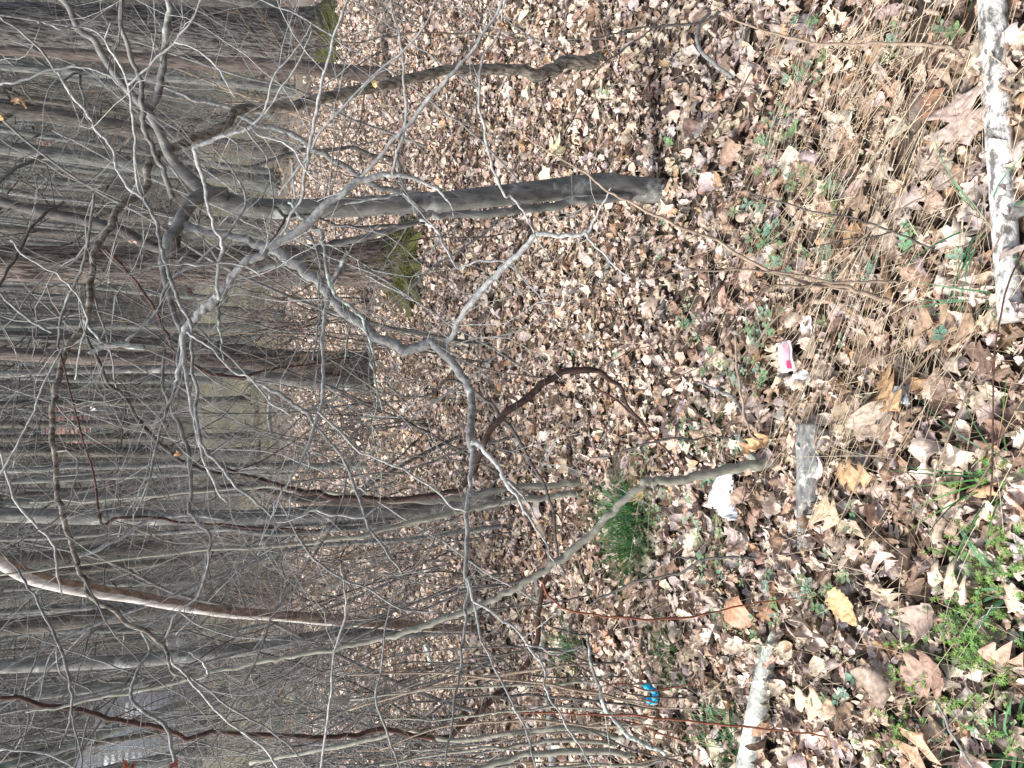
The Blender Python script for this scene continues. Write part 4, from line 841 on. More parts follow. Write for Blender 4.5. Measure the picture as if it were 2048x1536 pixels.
# explicit spots (photo px, py of the foot)
near = [(905, 1120, 'just left of the grey brown tree feet'), (860, 850, 'above the arched vine'), (1000, 1330, 'among the thicket tips'), (980, 1500, 'at the bottom edge behind the thicket'), (800, 1100, 'left of the grey brown tree'), (760, 1350, 'beside the slanting dark stem'), (740, 620, 'left of the mossy oak'), (830, 1500, 'by the pinkish fallen branch'), (720, 900, 'by the thin tan trunk'), (700, 250, 'between the crooked tree and main trunk'), (850, 60, 'below the thick oak foot'), (680, 1180, 'above the peeling trunk'), (650, 700, 'behind the fused stems'), (640, 480, 'right of the mossy oak'), (900, 700, 'near the sagging branch elbow'),
        (1040, 1150, 'where the long sapling crosses'), (950, 1420, 'behind the red brown vine'), (1060, 1500, 'under the arching canes'), (700, 1300, 'by the slate grey pole tree'), (660, 1450, 'at the hazy grass patch'), (640, 1080, 'behind the grey brown tree'), (820, 1230, 'at the peeling trunk foot'), (620, 900, 'at the far leaf edge'), (760, 1480, 'near the bottom edge far back'), (880, 1020, 'hugging the grey brown tree')]
for i, (px, py, wh) in enumerate(near):
    g = G(px, py); s = (0.62 if g[1] < 6 else 0.85) * sr.uniform(0.85, 1.15)
    place_mesh(SH[i % 5], 'bare_shrub', g, sr.uniform(0, 6.28), s, 'bare twiggy shrub growing ' + wh, 'shrub', 'bare shrubs on the leaf carpet')
def open_view(x, y, rng):
    q = x / y
    return ((q < -.42 and y < 48 and (q < -.49 or rng.random() < .93)) or (.05 < q < .16 and y < 40) or (-.09 < q < .01 and y < 40)) and (q < -.49 or rng.random() < .93)
for i in range(46):
    y = sr.uniform(11.5, 27); x = sr.uniform(-0.62, 0.62) * y
    if open_view(x, y, sr): continue
    g = np.array([x, y, float(hgt(x, y))])
    place_mesh(SHF[i % 3], 'wood_shrub', g, sr.uniform(0, 6.28), sr.uniform(0.6, 1.1), 'dense bare brown shrub at the edge of the wood', 'shrub', 'bare shrubs beyond the leaf carpet')
for i in range(70):
    y = sr.uniform(27, 60); x = sr.uniform(-0.62, 0.62) * y
    if open_view(x, y, sr): continue
    g = np.array([x, y, float(hgt(x, y))])
    place_mesh(SHF[i % 3], 'thicket_shrub', g, sr.uniform(0, 6.28), sr.uniform(1.0, 2.0), 'distant bare brown shrub below the wooded slope', 'shrub', 'distant bare shrubs')

# ------------------------------------------------------------------ trees of the wood
def wood_tree(rng, H, r0, lean=0.02, twig=True, low=0.15):
    n = 16; P = [np.array([0, 0, -0.15])]; d = np.array([rng.normal(0, lean), rng.normal(0, lean), 1.0])
    for i in range(n):
        d = d + rng.normal(0, 0.018, 3); d[2] = 1; P.append(P[-1] + d / np.linalg.norm(d) * H / n)
    P = np.array(P); R = np.linspace(r0, r0 * 0.35, n + 1); R = flare(P, R, 0.35, 0.25)
    mt = MB(); Q = catmull(P, 3); Rq = np.interp(np.linspace(0, n, len(Q)), np.arange(n + 1), R)
    mt.tube(Q, Rq, 12, 0.04, rng=rng)
    mc = MB()
    for _ in range(26):
        t = rng.uniform(low, 0.95) ** 0.8; i = int(t * n); a = rng.uniform(0, 6.28)
        el = rng.uniform(-0.2, 0.9); dd = np.array([math.cos(a), math.sin(a), el]); dd /= np.linalg.norm(dd)
        L = rng.uniform(0.12, 0.28) * H * (1.1 - t * .6); m = 8; q = [P[i].copy()]
        for j in range(m):
            dd = dd + rng.normal(0, 0.15, 3) + np.array([0, 0, 0.04]); dd /= np.linalg.norm(dd); q.append(q[-1] + dd * L / m)
        q = np.array(q); rb = R[i] * rng.uniform(0.12, 0.35)
        mc.tube(q, np.linspace(rb, rb * .2, m + 1), 5, cap=False)
        for _ in range(8):
            j = rng.integers(1, m); T2 = q[j] - q[j - 1]; T2 /= np.linalg.norm(T2); s2 = np.cross(T2, rng.normal(0, 1, 3)); s2 /= np.linalg.norm(s2); an = rng.uniform(.5, 1.1)
            d2 = T2 * math.cos(an) + s2 * math.sin(an); l2 = L * rng.uniform(.2, .5); w = [q[j]]
            for _k in range(4):
                d2 = d2 + rng.normal(0, .2, 3); d2 /= np.linalg.norm(d2); w.append(w[-1] + d2 * l2 / 4)
            rt = max(rb * .25, 0.003); mc.tube(np.array(w), np.linspace(rt, rt * .4, 5), 3, cap=False)
            for _k in range(3):
                z0 = w[rng.integers(1, 4)]; d3 = rng.normal(0, 1, 3) + d2; d3 /= np.linalg.norm(d3)
                mc.tube(np.array([z0, z0 + d3 * l2 * .25, z0 + (d3 + rng.normal(0, .3, 3)) * l2 * .45]), [rt * .5, rt * .4, rt * .25], 3, cap=False)
    return mt, mc
wr = np.random.default_rng(77)
TV = []
for i, (m, rr0) in enumerate((('bgrey', 0.16), ('bbrown', 0.14), ('bgrey', 0.10), ('bbrown', 0.20), ('beech', 0.09), ('bgrey', 0.24))):
    mt, mc = wood_tree(wr, 15, rr0)
    TV.append((mesh_of(mt, 'trunk', m), mesh_of(mc, 'crown', m if m != 'beech' else 'twigs')))
def place_tree(i, loc, rz, sc, label, group, sxy=None):
    e = bpy.data.objects.new('bare_tree', None); COL.objects.link(e); e.location = loc; e.rotation_euler = (wr.normal(0, .025), wr.normal(0, .025), rz)
    e.scale = (sxy or sc, sxy or sc, sc); tag(e, label, 'tree', group)
    for me, nm in zip(TV[i], ('trunk', 'crown')):
        c = bpy.data.objects.new(nm, me); COL.objects.link(c); c.parent = e
RV = (0.16, 0.14, 0.10, 0.20, 0.09, 0.24)
# (foot px, py, width px, variant)
bgt = [(560, 232, 22, 0), (535, 262, 14, 1), (575, 310, 34, 3), (560, 372, 30, 0), (548, 345, 12, 2), (530, 455, 26, 1), (505, 690, 30, 5), (520, 655, 16, 2), (515, 875, 18, 3),
       (520, 905, 22, 1), (600, 935, 12, 0), (565, 1070, 24, 3), (575, 1110, 16, 1), (555, 1150, 14, 2), (565, 1190, 34, 3), (470, 1345, 22, 5), (460, 1385, 20, 2), (440, 1440, 14, 1),
       (425, 1495, 26, 0), (560, 20, 22, 5), (590, 180, 16, 2), (480, 600, 12, 2), (470, 760, 14, 0), (500, 800, 16, 3), (540, 975, 26, 5), (470, 1285, 14, 1), (600, 1330, 14, 0)]
WL = ['right of the main trunk at the leaf edge', 'thin, right of the main trunk', 'wide brown, close right of the main trunk', 'pale grey, behind the main trunk', 'very thin, behind the main trunk', 'brown, beside the mossy oak', 'wide, behind the fused stems', 'slim, above the fused stems', 'slim brown, in the middle of the grass', 'brown, left of the middle grass', 'thin grey, before the grey brown tree', 'broad brown, behind the grey brown tree', 'brown, left of the grey brown tree', 'thin, above the dark peeling trunk', 'very dark and broad, touching the peeling trunk', 'grey, beside the slate grey pole', 'grey, above the lilac house', 'thin brown, in front of the lilac house', 'grey, above the white house', 'grey, in the top edge beside the thick oak', 'thin, between thick oak and crooked tree', 'thin, by the broken stump', 'slim grey, between the grass patches', 'brown, beside the middle grass', 'broad, right of the grey brown tree', 'thin, in front of the shed', 'slim, left of the slate grey pole']
for (px, py, w, v), wl in zip(bgt, WL):
    g = G(px, py); d = depth_of(g); r = w * .5 * d / F
    place_tree(v, g, wr.uniform(0, 6.28), wr.uniform(0.9, 1.2), 'bare tree, ' + wl, 'bare trees at the wood edge', sxy=r / RV[v])
for i in range(150):
    y = 24 + 46 * wr.random() ** 0.8; x = wr.uniform(-0.64, 0.64) * y
    if open_view(x, y, wr): continue
    v = int(wr.integers(0, 6)); place_tree(v, (x, y, float(hgt(x, y))), wr.uniform(0, 6.28), wr.uniform(0.9, 1.4), 'distant bare tree among many in the wood', 'bare trees deep in the wood', sxy=wr.uniform(0.7, 1.3))

# far wood on the slope, one mass
def far_wood():
    rng = np.random.default_rng(90); mb = MB()
    for _ in range(1500):
        y = 58 + 85 * rng.random(); x = rng.uniform(-0.75, 0.75) * y; z = float(hgt(x, y)); H = rng.uniform(9, 17); r = rng.uniform(0.07, 0.26)
        dx, dy = rng.normal(0, .5, 2)
        P = np.array([[x, y, z - .3], [x + dx * .4, y + dy * .4, z + H * .45], [x + dx, y + dy, z + H]])
        mb.tube(P, [r, r * .8, r * .3], 6, cap=False)
        for _k in range(9):
            t = rng.uniform(.1, 1); p = P[0] + (P[2] - P[0]) * t; d = rng.normal(0, 1, 3); d[2] = abs(d[2]) * .6; d /= np.linalg.norm(d); L = rng.uniform(1.2, 3.5)
            q = p + d * L * .5 + rng.normal(0, .15, 3); mb.tube(np.array([p, q, q + (d + rng.normal(0, .35, 3)) * L * .5]), [r * .22, r * .15, r * .06], 3, cap=False)
    o = mb.build('far_wood', M['bgrey']); tag(o, 'far bare wood climbing the slope as one grey mass', 'wood', kind='stuff')
    mb = MB()
    for _ in range(5200):
        y = 48 + 60 * rng.random() ** 1.3; x = rng.uniform(-0.72, 0.72) * y; z = float(hgt(x, y))
        if open_view(x, y - 8, rng): continue
        b = np.array([x, y, z]); d = np.array([rng.normal(0, .5), rng.normal(0, .5), 1]); L = rng.uniform(1, 3.2)
        q = b + d * L * .5; mb.tube(np.array([b, q, q + (d + rng.normal(0, .4, 3)) * L * .5]), [.02, .016, .008], 3, cap=False)
        for _k in range(4):
            p = b + (q - b) * rng.uniform(.3, 1); dd = rng.normal(0, 1, 3); dd[2] = abs(dd[2]); mb.tube(np.array([p, p + dd * .4, p + dd * .8 + rng.normal(0, .15, 3)]), [.012, .01, .006], 3, cap=False)
    o = mb.build('far_brush', M['bbrown']); tag(o, 'far brush and undergrowth on the wooded slope', 'undergrowth', kind='stuff')
far_wood()

# ------------------------------------------------------------------ many thin wandering stems between 1.6 and 7 m
ws = np.random.default_rng(808)
mats = ('twigs', 'dark', 'limb', 'sapling', 'redtrunk', 'pale')
LM = [(1190, 122, 'crooked tree foot'), (668, 82, 'thick oak'), (812, 528, 'mossy oak'), (752, 744, 'fused stems'), (975, 1000, 'grey brown tree'), (1148, 980, 'twin saplings'), (1035, 1258, 'slate grey pole tree'),
      (860, 1255, 'peeling trunk'), (1280, 800, 'arched vine foot'), (750, 932, 'thin tan trunk'), (1280, 1060, 'green sedge'), (830, 1472, 'pinkish fallen branch'), (1320, 382, 'main grey trunk'), (1115, 1480, 'long fallen branch'), (1160, 1297, 'small dark sedge tuft'), (610, 1415, 'hazy grass patch')]
LM = [(G(a, b), t) for a, b, t in LM]; USED = {}; SEEN = set()
def where(g, col_, lean):
    dd = sorted((np.hypot(*(g - q)[:2]), k) for k, (q, t) in enumerate(LM)); q, t = LM[dd[0][1]]
    rel = ('just' if dd[0][0] < .6 else 'well') + ' ' + ('beyond' if g[1] - q[1] > abs(g[0] - q[0]) else 'before' if q[1] - g[1] > abs(g[0] - q[0]) else 'left of' if g[0] < q[0] else 'right of')
    lb = '%s %s bare stem %s the %s' % (col_, lean, rel, t); USED[lb] = USED.get(lb, 0) + 1
    if USED[lb] > 1: lb += ', towards the ' + LM[dd[min(USED[lb], 5) - 1][1]][1]
    while lb in SEEN: lb = lb.replace('bare stem', 'stem') + ' pair'
    SEEN.add(lb); return lb
for i in range(64):
    py = ws.uniform(600, 1560) if i % 4 else ws.uniform(0, 600)
    px = ws.uniform(720, 1130)
    g = G(px, py); H = ws.uniform(1.6, 3.4) * (0.7 + 0.08 * g[1])
    d = np.array([ws.normal(0, .45), ws.normal(0, .2), 1.0]); d /= np.linalg.norm(d); n = 14; P = [g - [0, 0, .03]]
    for j in range(n):
        d = d + ws.normal(0, .10, 3) * [1, .6, .6]; d[2] = max(d[2], -.1); d /= np.linalg.norm(d); P.append(P[-1] + d * H / n)
    P = catmull(np.array(P), 3); P += ws.normal(0, .004, P.shape); r0 = ws.uniform(.003, .0075)
    R = np.linspace(r0, r0 * .3, len(P)); lean = 'left leaning' if P[-1][0] - P[0][0] < -.5 else 'right leaning' if P[-1][0] - P[0][0] > .5 else 'upright'
    e = empty('thin_sapling', g, where(g, ('brown grey', 'black', 'mid grey', 'olive grey', 'reddish', 'pale grey')[i % 6], lean), 'sapling', 'thin bare stems on the leaf carpet')
    mb = MB(); mb.tube(P, R, 6, .03, rng=ws); mb.build('stem', M[mats[i % 6]], e)
    sv = TWM; TWM = 1.0
    ml = []; side_twigs(ml, P[3:], R[3:], 4.0, ws, (.15, .8), 2 if i % 2 else 1, up=.01, flat=.7, rmul=.5, rmax=.0022); TWM = sv
    for mb in ml: mb.build('twig', M[mats[i % 6]], e)

# small crooked understory trees with long kinked limbs
us = np.random.default_rng(909)
for i, (px, py, wh) in enumerate([(1000, 1170, 'left of the twin saplings'), (930, 860, 'below the fused stems'), (905, 1350, 'before the slate grey pole tree'), (960, 690, 'under the sagging branch elbow'), (850, 1130, 'beyond the twin saplings'), (880, 1560, 'cut by the bottom edge'), (985, 1440, 'beyond the thicket'), (790, 960, 'behind the grey brown tree'),
                               (860, 300, 'between the crooked tree and mossy oak'), (900, -30, 'cut by the top edge'), (770, 1230, 'behind the peeling trunk'), (820, 800, 'before the fused stems'), (1010, 1050, 'beside the twin saplings'), (760, 640, 'between mossy oak and fused stems')]):
    g = G(px, py); H = us.uniform(3, 4.6) * (.75 + .06 * g[1]); d = np.array([us.normal(0, .22), us.normal(0, .12), 1.0]); d /= np.linalg.norm(d); n = 10; P = [g - [0, 0, .05]]
    for j in range(n):
        d = d + us.normal(0, .13, 3) * [1, .6, .5]; d /= np.linalg.norm(d); P.append(P[-1] + d * H / n)
    P = catmull(np.array(P), 4); r0 = us.uniform(.008, .015); R = np.linspace(r0, r0 * .35, len(P)); m = ('limb', 'dark', 'twigs', 'beech')[i % 4]
    e = empty('small_tree', g, 'small crooked bare tree ' + wh, 'tree', 'small crooked bare trees'); mb = MB(); mb.tube(P, R, 8, .04, rng=us); mb.build('trunk', M[m], e)
    for b in range(8):
        k_ = us.integers(len(P) // 5, len(P) - 3); dd = np.array([us.choice([-1, 1]) * us.uniform(.5, 1), us.normal(0, .35), us.uniform(-.1, .9)]); dd /= np.linalg.norm(dd)
        L = us.uniform(.7, 1.8); q = [P[k_]]; nn_ = 8
        for j in range(nn_):
            dd = dd + us.normal(0, .30, 3) * [1, .6, 1]; dd /= np.linalg.norm(dd); q.append(q[-1] + dd * L / nn_)
        q = catmull(np.array(q), 3); q[1:-1] += us.normal(0, .003, q[1:-1].shape); q[:, 2] = np.maximum(q[:, 2], .15); rb = R[k_] * us.uniform(.35, .65); Rb = np.linspace(rb, rb * .3, len(q)) * (1 + us.normal(0, .06, len(q)))
        mb = MB(); mb.tube(q, Rb, 6, .03, rng=us); sv = TWM; TWM = 1; side_twigs(mb, q, Rb, 5.5, us, (.15, .6), 2, flat=.7, rmul=.5, rmax=.002); TWM = sv
        mb.build('branch', M[m], e)

# ------------------------------------------------------------------ houses seen through the wood
def siding(name, colr, board=0.22):
    m, nt, p, out = mat_new(name)
    g, v = coords(nt); w = nt.nodes.new("ShaderNodeTexWave"); w.wave_type = 'BANDS'; w.bands_direction = 'Z'; w.inputs["Scale"].default_value = 1 / board / 2 * .5
    nt.links.new(g.outputs["Position"], w.inputs[0])
    n = noise(nt, v, 2)
    c = mix(nt, n.outputs[0], tuple(a * .85 for a in colr), colr); nt.links.new(c, p.inputs["Base Color"])
    b = nt.nodes.new("ShaderNodeBump"); b.inputs["Strength"].default_value = .8; b.inputs["Distance"].default_value = .05
    nt.links.new(w.outputs[0], b.inputs["Height"]); nt.links.new(b.outputs[0], p.inputs["Normal"]); p.inputs["Roughness"].default_value = .6
    return m
M['sidegrey'] = siding('lilac_grey_siding', (0.62, 0.61, 0.66)); M['sidewhite'] = siding('white_siding', (0.82, 0.83, 0.84)); M['pink'] = siding('faded_pink_wall', (0.36, 0.17, 0.15))
M['roof'] = plain('dark_shingle', (0.09, 0.09, 0.10), .9, .2, 8, .3); M['glass'] = plain('window_glass', (0.05, 0.07, 0.09), .1, .6); M['trim'] = plain('white_trim', (0.7, 0.7, 0.7))
def box(mb, c, s):
    c = np.array(c, float); s = np.array(s, float) / 2
    V = np.array([[x, y, z] for x in (-1, 1) for y in (-1, 1) for z in (-1, 1)]) * s + c
    mb.add(V, [[0, 1, 3, 2], [4, 6, 7, 5], [0, 4, 5, 1], [2, 3, 7, 6], [0, 2, 6, 4], [1, 5, 7, 3]])
def house(xl, xr, y, z0, h, depth, rz, wall, label, wins, ridge=1.4):
    cx = (xl + xr) / 2; w = xr - xl
    e = empty('house', (cx, y, z0), label, 'house')
    def put(mb, nm, mat, par=e, sm=False):
        o = mb.build(nm, M[mat], None, smooth=sm); o.parent = par; return o
    mb = MB(); box(mb, (0, 0, h / 2 - .3), (w, depth, h + .6))
    V = np.array([[-w / 2, -depth / 2, h], [-w / 2, depth / 2, h], [-w / 2, 0, h + ridge], [w / 2, -depth / 2, h], [w / 2, depth / 2, h], [w / 2, 0, h + ridge]])
    mb.add(V, [[0, 1, 2, 2], [3, 5, 4, 4]]); put(mb, 'wall', wall)
    mb = MB(); t = .12; o_ = .12
    for s in (-1, 1):
        a = np.array([[-w / 2 - o_, s * (depth / 2 + o_), h - .12], [w / 2 + o_, s * (depth / 2 + o_), h - .12], [w / 2 + o_, 0, h + ridge + .04], [-w / 2 - o_, 0, h + ridge + .04]])
        V = np.vstack([a, a + [0, 0, t]]); mb.add(V, [[0, 1, 2, 3], [4, 7, 6, 5], [0, 4, 5, 1], [1, 5, 6, 2], [2, 6, 7, 3], [3, 7, 4, 0]])
    put(mb, 'roof', 'roof')
    for (fx, fz, ww, wh) in wins:
        mb = MB(); box(mb, (fx * w, -depth / 2 - .02, fz), (ww + .16, .06, wh + .16)); f = put(mb, 'window', 'trim')
        mb = MB(); box(mb, (fx * w, -depth / 2 - .06, fz), (ww, .03, wh)); put(mb, 'pane', 'glass', f)
    e.rotation_euler = (0, 0, rz); return e
def atY(px, py, y): return W(px, py, y)
a = atY(398, 1402, 44); b = atY(398, 1476, 44)
house(b[0], a[0], 46, a[2] - .3, 4.0, 3.5, -0.6, 'sidegrey', 'lilac grey boarded house half hidden by the red brown vine', [(-.25, 1.9, .5, .8)])
a = atY(388, 1372, 52); b = atY(388, 1392, 52)
house(b[0] - .5, a[0] + .3, 55, a[2] - .3, 2.6, 5, -0.08, 'sidegrey', 'small grey boarded shed behind the wood, right of the lilac house', [(0, 1.4, .7, .8)], 1.0)
a = atY(398, 1462, 38); b = atY(398, 1650, 38)
house(b[0], a[0], 40, a[2] - .2, 4.2, 3, -0.85, 'sidewhite', 'bright white boarded house cut by the lower edge', [(.1, 1.7, .8, 1.1)])
a = atY(250, 790, 62); b = atY(250, 895, 62)
house(b[0], a[0], 66, a[2] - .3, 5.6, 6, 0.1, 'pink', 'faded pink house far up the wooded slope', [(-.25, 2, .9, 1.2), (.25, 2, .9, 1.2)])
a = atY(118, 236, 75); b = atY(118, 275, 75)
house(b[0], a[0], 79, a[2] - .3, 2.6, 5, -0.1, 'pink', 'small pinkish house high on the slope behind the crooked tree', [(0, 1.4, .8, .9)])
# parked car glint
def car():
    p = atY(372, 1284, 43); e = empty('parked_car', (p[0], 43, float(hgt(p[0], 43))), 'small white car parked beyond the peeling tree', 'car')
    def put(mb, nm, mat, par=e): o = mb.build(nm, M[mat], None, smooth=False); o.parent = par; return o
    mb = MB(); box(mb, (0, 0, .62), (1.75, 4.2, .55)); V = [[-.85, -1.3, .9], [.85, -1.3, .9], [.85, 1.6, .9], [-.85, 1.6, .9], [-.65, -.7, 1.42], [.65, -.7, 1.42], [.65, 1.2, 1.42], [-.65, 1.2, 1.42]]
    mb.add(V, [[0, 1, 5, 4], [1, 2, 6, 5], [2, 3, 7, 6], [3, 0, 4, 7], [4, 5, 6, 7]]); put(mb, 'body', 'trim')
    mb = MB(); mb.add([[-.72, -1.235, .96], [.72, -1.235, .96], [.6, -.78, 1.36], [-.6, -.78, 1.36]], [[0, 1, 2, 3]]); put(mb, 'windscreen', 'glass')
    for x in (-.8, .8):
        for y in (-1.3, 1.3):
            mb = MB(); mb.tube(np.array([[x - .1, y, .32], [x + .1, y, .32]]), [.32, .32], 16); put(mb, 'wheel', 'roof')
car()

# ------------------------------------------------------------------ grass, herbs, straw
def blades(mb, base, n, rng, L, spread, w, cols, lean=0.5, droop=0.6, dirb=None):
    for _ in range(n):
        a = rng.uniform(0, 6.28); r0 = abs(rng.normal(0, spread)); p = base + np.array([math.cos(a) * r0, math.sin(a) * r0, 0])
        d = np.array([math.cos(a) * lean * rng.random(), math.sin(a) * lean * rng.random(), 1.0]) + rng.normal(0, .12, 3)
        if dirb is not None: d = d + dirb
        d /= np.linalg.norm(d); l = rng.uniform(.6, 1) * L; m = 6; P = [p]
        for i in range(m):
            d = d + np.array([d[0] * .25, d[1] * .25, -droop * .18]); d /= np.linalg.norm(d); P.append(P[-1] + d * l / m)
        P = np.array(P); s = np.cross(P[-1] - P[0], [0, 0, 1.0]) + rng.normal(0, .01, 3); s /= np.linalg.norm(s) + 1e-9
        ww = w * np.array([1, 1, .95, .8, .6, .4, .1])[:, None] * .5
        V = np.stack([P - s * ww, P + s * ww], 1).reshape(-1, 3); i = np.arange(m) * 2
        mb.add(V, np.stack([i, i + 1, i + 3, i + 2], -1), np.array(cols[rng.integers(len(cols))]) * rng.uniform(.8, 1.2))
GR = [(0.045, 0.15, 0.055), (0.07, 0.21, 0.055), (0.04, 0.12, 0.05), (0.10, 0.25, 0.06)]
gr = np.random.default_rng(41)
def tuft(px, py, n, L, spread, label, cols=GR, w=0.003, lean=.5, droop=.6):
    mb = MB(); blades(mb, G(px, py), n, gr, L, spread, w, cols, lean, droop)
    tag(mb.build('grass_tuft', M['green'], colors=True), label, 'grass')
tuft(1285, 1030, 260, 0.26, 0.045, 'large dark green grass tuft behind the bent sapling', lean=.7)
tuft(1280, 1092, 170, 0.24, 0.04, 'dark green grass tuft below the largest tuft', lean=.7)
tuft(1160, 1297, 130, 0.22, 0.04, 'dark green grass tuft beneath the pale forked branch tip', lean=.6)
tuft(1352, 1302, 110, 0.13, 0.05, 'yellow green low tuft near the blue wrapper', lean=1.0, cols=[(.10, .19, .05), (.07, .15, .05)])
tuft(1480, 1500, 90, 0.16, 0.06, 'loose green grass tuft above the lichen log', lean=1.0)
tuft(1478, 1445, 60, 0.13, 0.06, 'thin small green grass tuft beside dark red cane', lean=1.0)
tuft(610, 1415, 200, 0.45, 0.25, 'hazy green patch of tall grass far behind the thicket', w=.008)
tuft(570, 1440, 120, 0.45, 0.25, 'second hazy green grass patch at far leaf edge', w=.008)
tuft(1434, 846, 40, 0.10, 0.05, 'tiny green tuft beside the bent tan twig', lean=1)
tuft(1985, 440, 14, 0.30, 0.012, 'few long green blades leaning beside the pale log', w=.005, lean=1.0, droop=.9, cols=[(.10, .26, .14), (.08, .2, .1)])
tuft(1995, 600, 8, 0.22, 0.012, 'thin green blades touching the pale log side', w=.004, lean=1.1, droop=.9, cols=[(.10, .26, .14)])
tuft(2035, 960, 16, 0.26, 0.05, 'long green blades at the right edge among herbs', w=.004, lean=1.2, droop=1.0)
tuft(2040, 1175, 16, 0.22, 0.03, 'broad green blades at the right edge over herbs', w=.006, lean=1.2, droop=1.0, cols=[(.10, .24, .12)])
tuft(2030, 1500, 22, 0.16, 0.03, 'broad green blades in the lower right corner', w=.008, lean=1.2, droop=.8, cols=[(.12, .28, .12)])
tuft(1900, 1480, 12, 0.10, 0.03, 'small blue green blades by the grey stick', w=.006, lean=1.2, droop=.8, cols=[(.14, .28, .17)])

def herb_patch(name, spots, kind, label, seed):
    rng = np.random.default_rng(seed); mb = MB()
    for (px, py, sx, sy, n) in spots:
        for _ in range(int(n * (.27 if kind == 0 else .48))):
            g = G(px + rng.normal(0, sx), py + rng.normal(0, sy)); h = rng.uniform(0.015, 0.06); lean = rng.normal(0, .02, 2)
            top = g + np.array([lean[0], lean[1], h + .015])
            mb.tube(np.array([g, (g + top) / 2 + rng.normal(0, .003, 3), top]), [.0008] * 3, 3, cap=False, col=(.12, .22, .06))
            for lev in range(3 if kind == 0 else 1):
                c = g + (top - g) * (1 - lev * .28); m = rng.integers(6, 9) if kind == 0 else rng.integers(3, 6); a0 = rng.uniform(0, 6.28)
                sz = (rng.uniform(.006, .011) if kind == 0 else rng.uniform(.009, .018)) * (1 - .12 * lev if lev else .8)
                colr = np.array((.17, .31, .08) if kind == 0 else (.19, .30, .18)) * rng.uniform(.7, 1.25) * np.array([rng.uniform(.8, 1.3), 1, rng.uniform(.7, 1.3)])
                for j in range(m):
                    a = a0 + j * 6.283 / m + rng.normal(0, .15); el = rng.uniform(-.2, .6)
                    d = np.array([math.cos(a) * math.cos(el), math.sin(a) * math.cos(el), math.sin(el)]); s = np.cross(d, [0, 0, 1.]); s /= np.linalg.norm(s); w = sz * (.2 if kind == 0 else .48)
                    u = np.array([0, 0, sz * .1])
                    if kind == 0:
                        V = [c, c + d * sz * .6 + s * w, c + d * sz * 1.25, c + d * sz * .6 - s * w]; mb.add(V, [[0, 1, 2, 3]], colr)
                    else:
                        V = [c + d * sz * .2, c + d * sz * .5 + s * w * .8, c + d * sz + s * w, c + d * sz * 1.5 + s * w * .6, c + d * sz * 1.65, c + d * sz * 1.5 - s * w * .6, c + d * sz - s * w, c + d * sz * .5 - s * w * .8, c + d * sz + u * -1]
                        mb.add(V, [[8, 0, 1, 2], [8, 2, 3, 4], [8, 4, 5, 6], [8, 6, 7, 0]], colr)
    o = mb.build(name, M['green'], smooth=False, colors=True); tag(o, label, 'ground cover', kind='stuff')
herb_patch('bright_herbs', [(2010, 960, 28, 25, 60), (2025, 1060, 20, 22, 45), (1965, 1110, 25, 30, 60), (1930, 1190, 30, 30, 50), (1990, 1160, 40, 50, 120), (2025, 1130, 20, 40, 50), (1965, 1250, 30, 40, 110), (2020, 1270, 25, 45, 90), (1930, 1270, 26, 24, 70), (1865, 1265, 22, 20, 40), (1890, 1310, 30, 20, 50), (1840, 1300, 12, 20, 20), (1830, 1380, 10, 14, 24), (1915, 1405, 10, 12, 16), (1825, 1460, 20, 18, 60), (1790, 1475, 12, 12, 14), (2000, 1440, 30, 30, 40), (1950, 1380, 40, 30, 34), (2020, 1350, 20, 20, 30), (2035, 1465, 12, 30, 24), (1955, 910, 20, 20, 10)], 0, 'bright green whorled herbs in the lower right corner', 51)
herb_patch('leafy_herbs', [(1560, 275, 12, 26, 22), (1580, 310, 20, 20, 18), (1600, 370, 14, 14, 14), (1660, 375, 16, 18, 18), (1560, 480, 14, 26, 46), (1545, 440, 20, 30, 18), (1680, 490, 10, 14, 12), (1700, 440, 12, 14, 10), (1610, 520, 25, 20, 16), (1400, 650, 7, 16, 22), (1460, 715, 10, 18, 16), (1500, 760, 14, 16, 22), (1540, 690, 9, 16, 22), (1535, 745, 12, 16, 20), (1580, 640, 12, 20, 10), (1400, 860, 14, 30, 18), (1310, 910, 12, 18, 16), (1335, 1000, 14, 16, 24), (1320, 1025, 10, 10, 12), (1430, 1060, 22, 30, 26), (1440, 960, 16, 24, 14), (1460, 1130, 30, 30, 26), (1530, 1150, 20, 20, 10), (1650, 1200, 18, 18, 18), (1690, 1150, 14, 14, 14), (1560, 1250, 20, 30, 16), (1480, 1230, 24, 24, 14), (1420, 1400, 20, 30, 16), (1720, 1340, 16, 20, 10), (1670, 1390, 10, 14, 10), (1740, 1030, 20, 20, 8), (1660, 30, 6, 14, 10), (1640, 150, 12, 16, 14), (1810, 100, 10, 20, 14), (1930, 50, 12, 14, 14), (1850, 480, 14, 14, 12), (1760, 540, 20, 20, 10), (1690, 660, 12, 12, 6), (1350, 290, 6, 8, 6), (1225, 175, 6, 10, 6), (1190, 900, 30, 60, 10), (1110, 700, 60, 60, 6), (1400, 500, 90, 120, 12), (1950, 560, 30, 40, 8)], 1, 'scattered blue green small leaved herbs among dead leaves', 52)

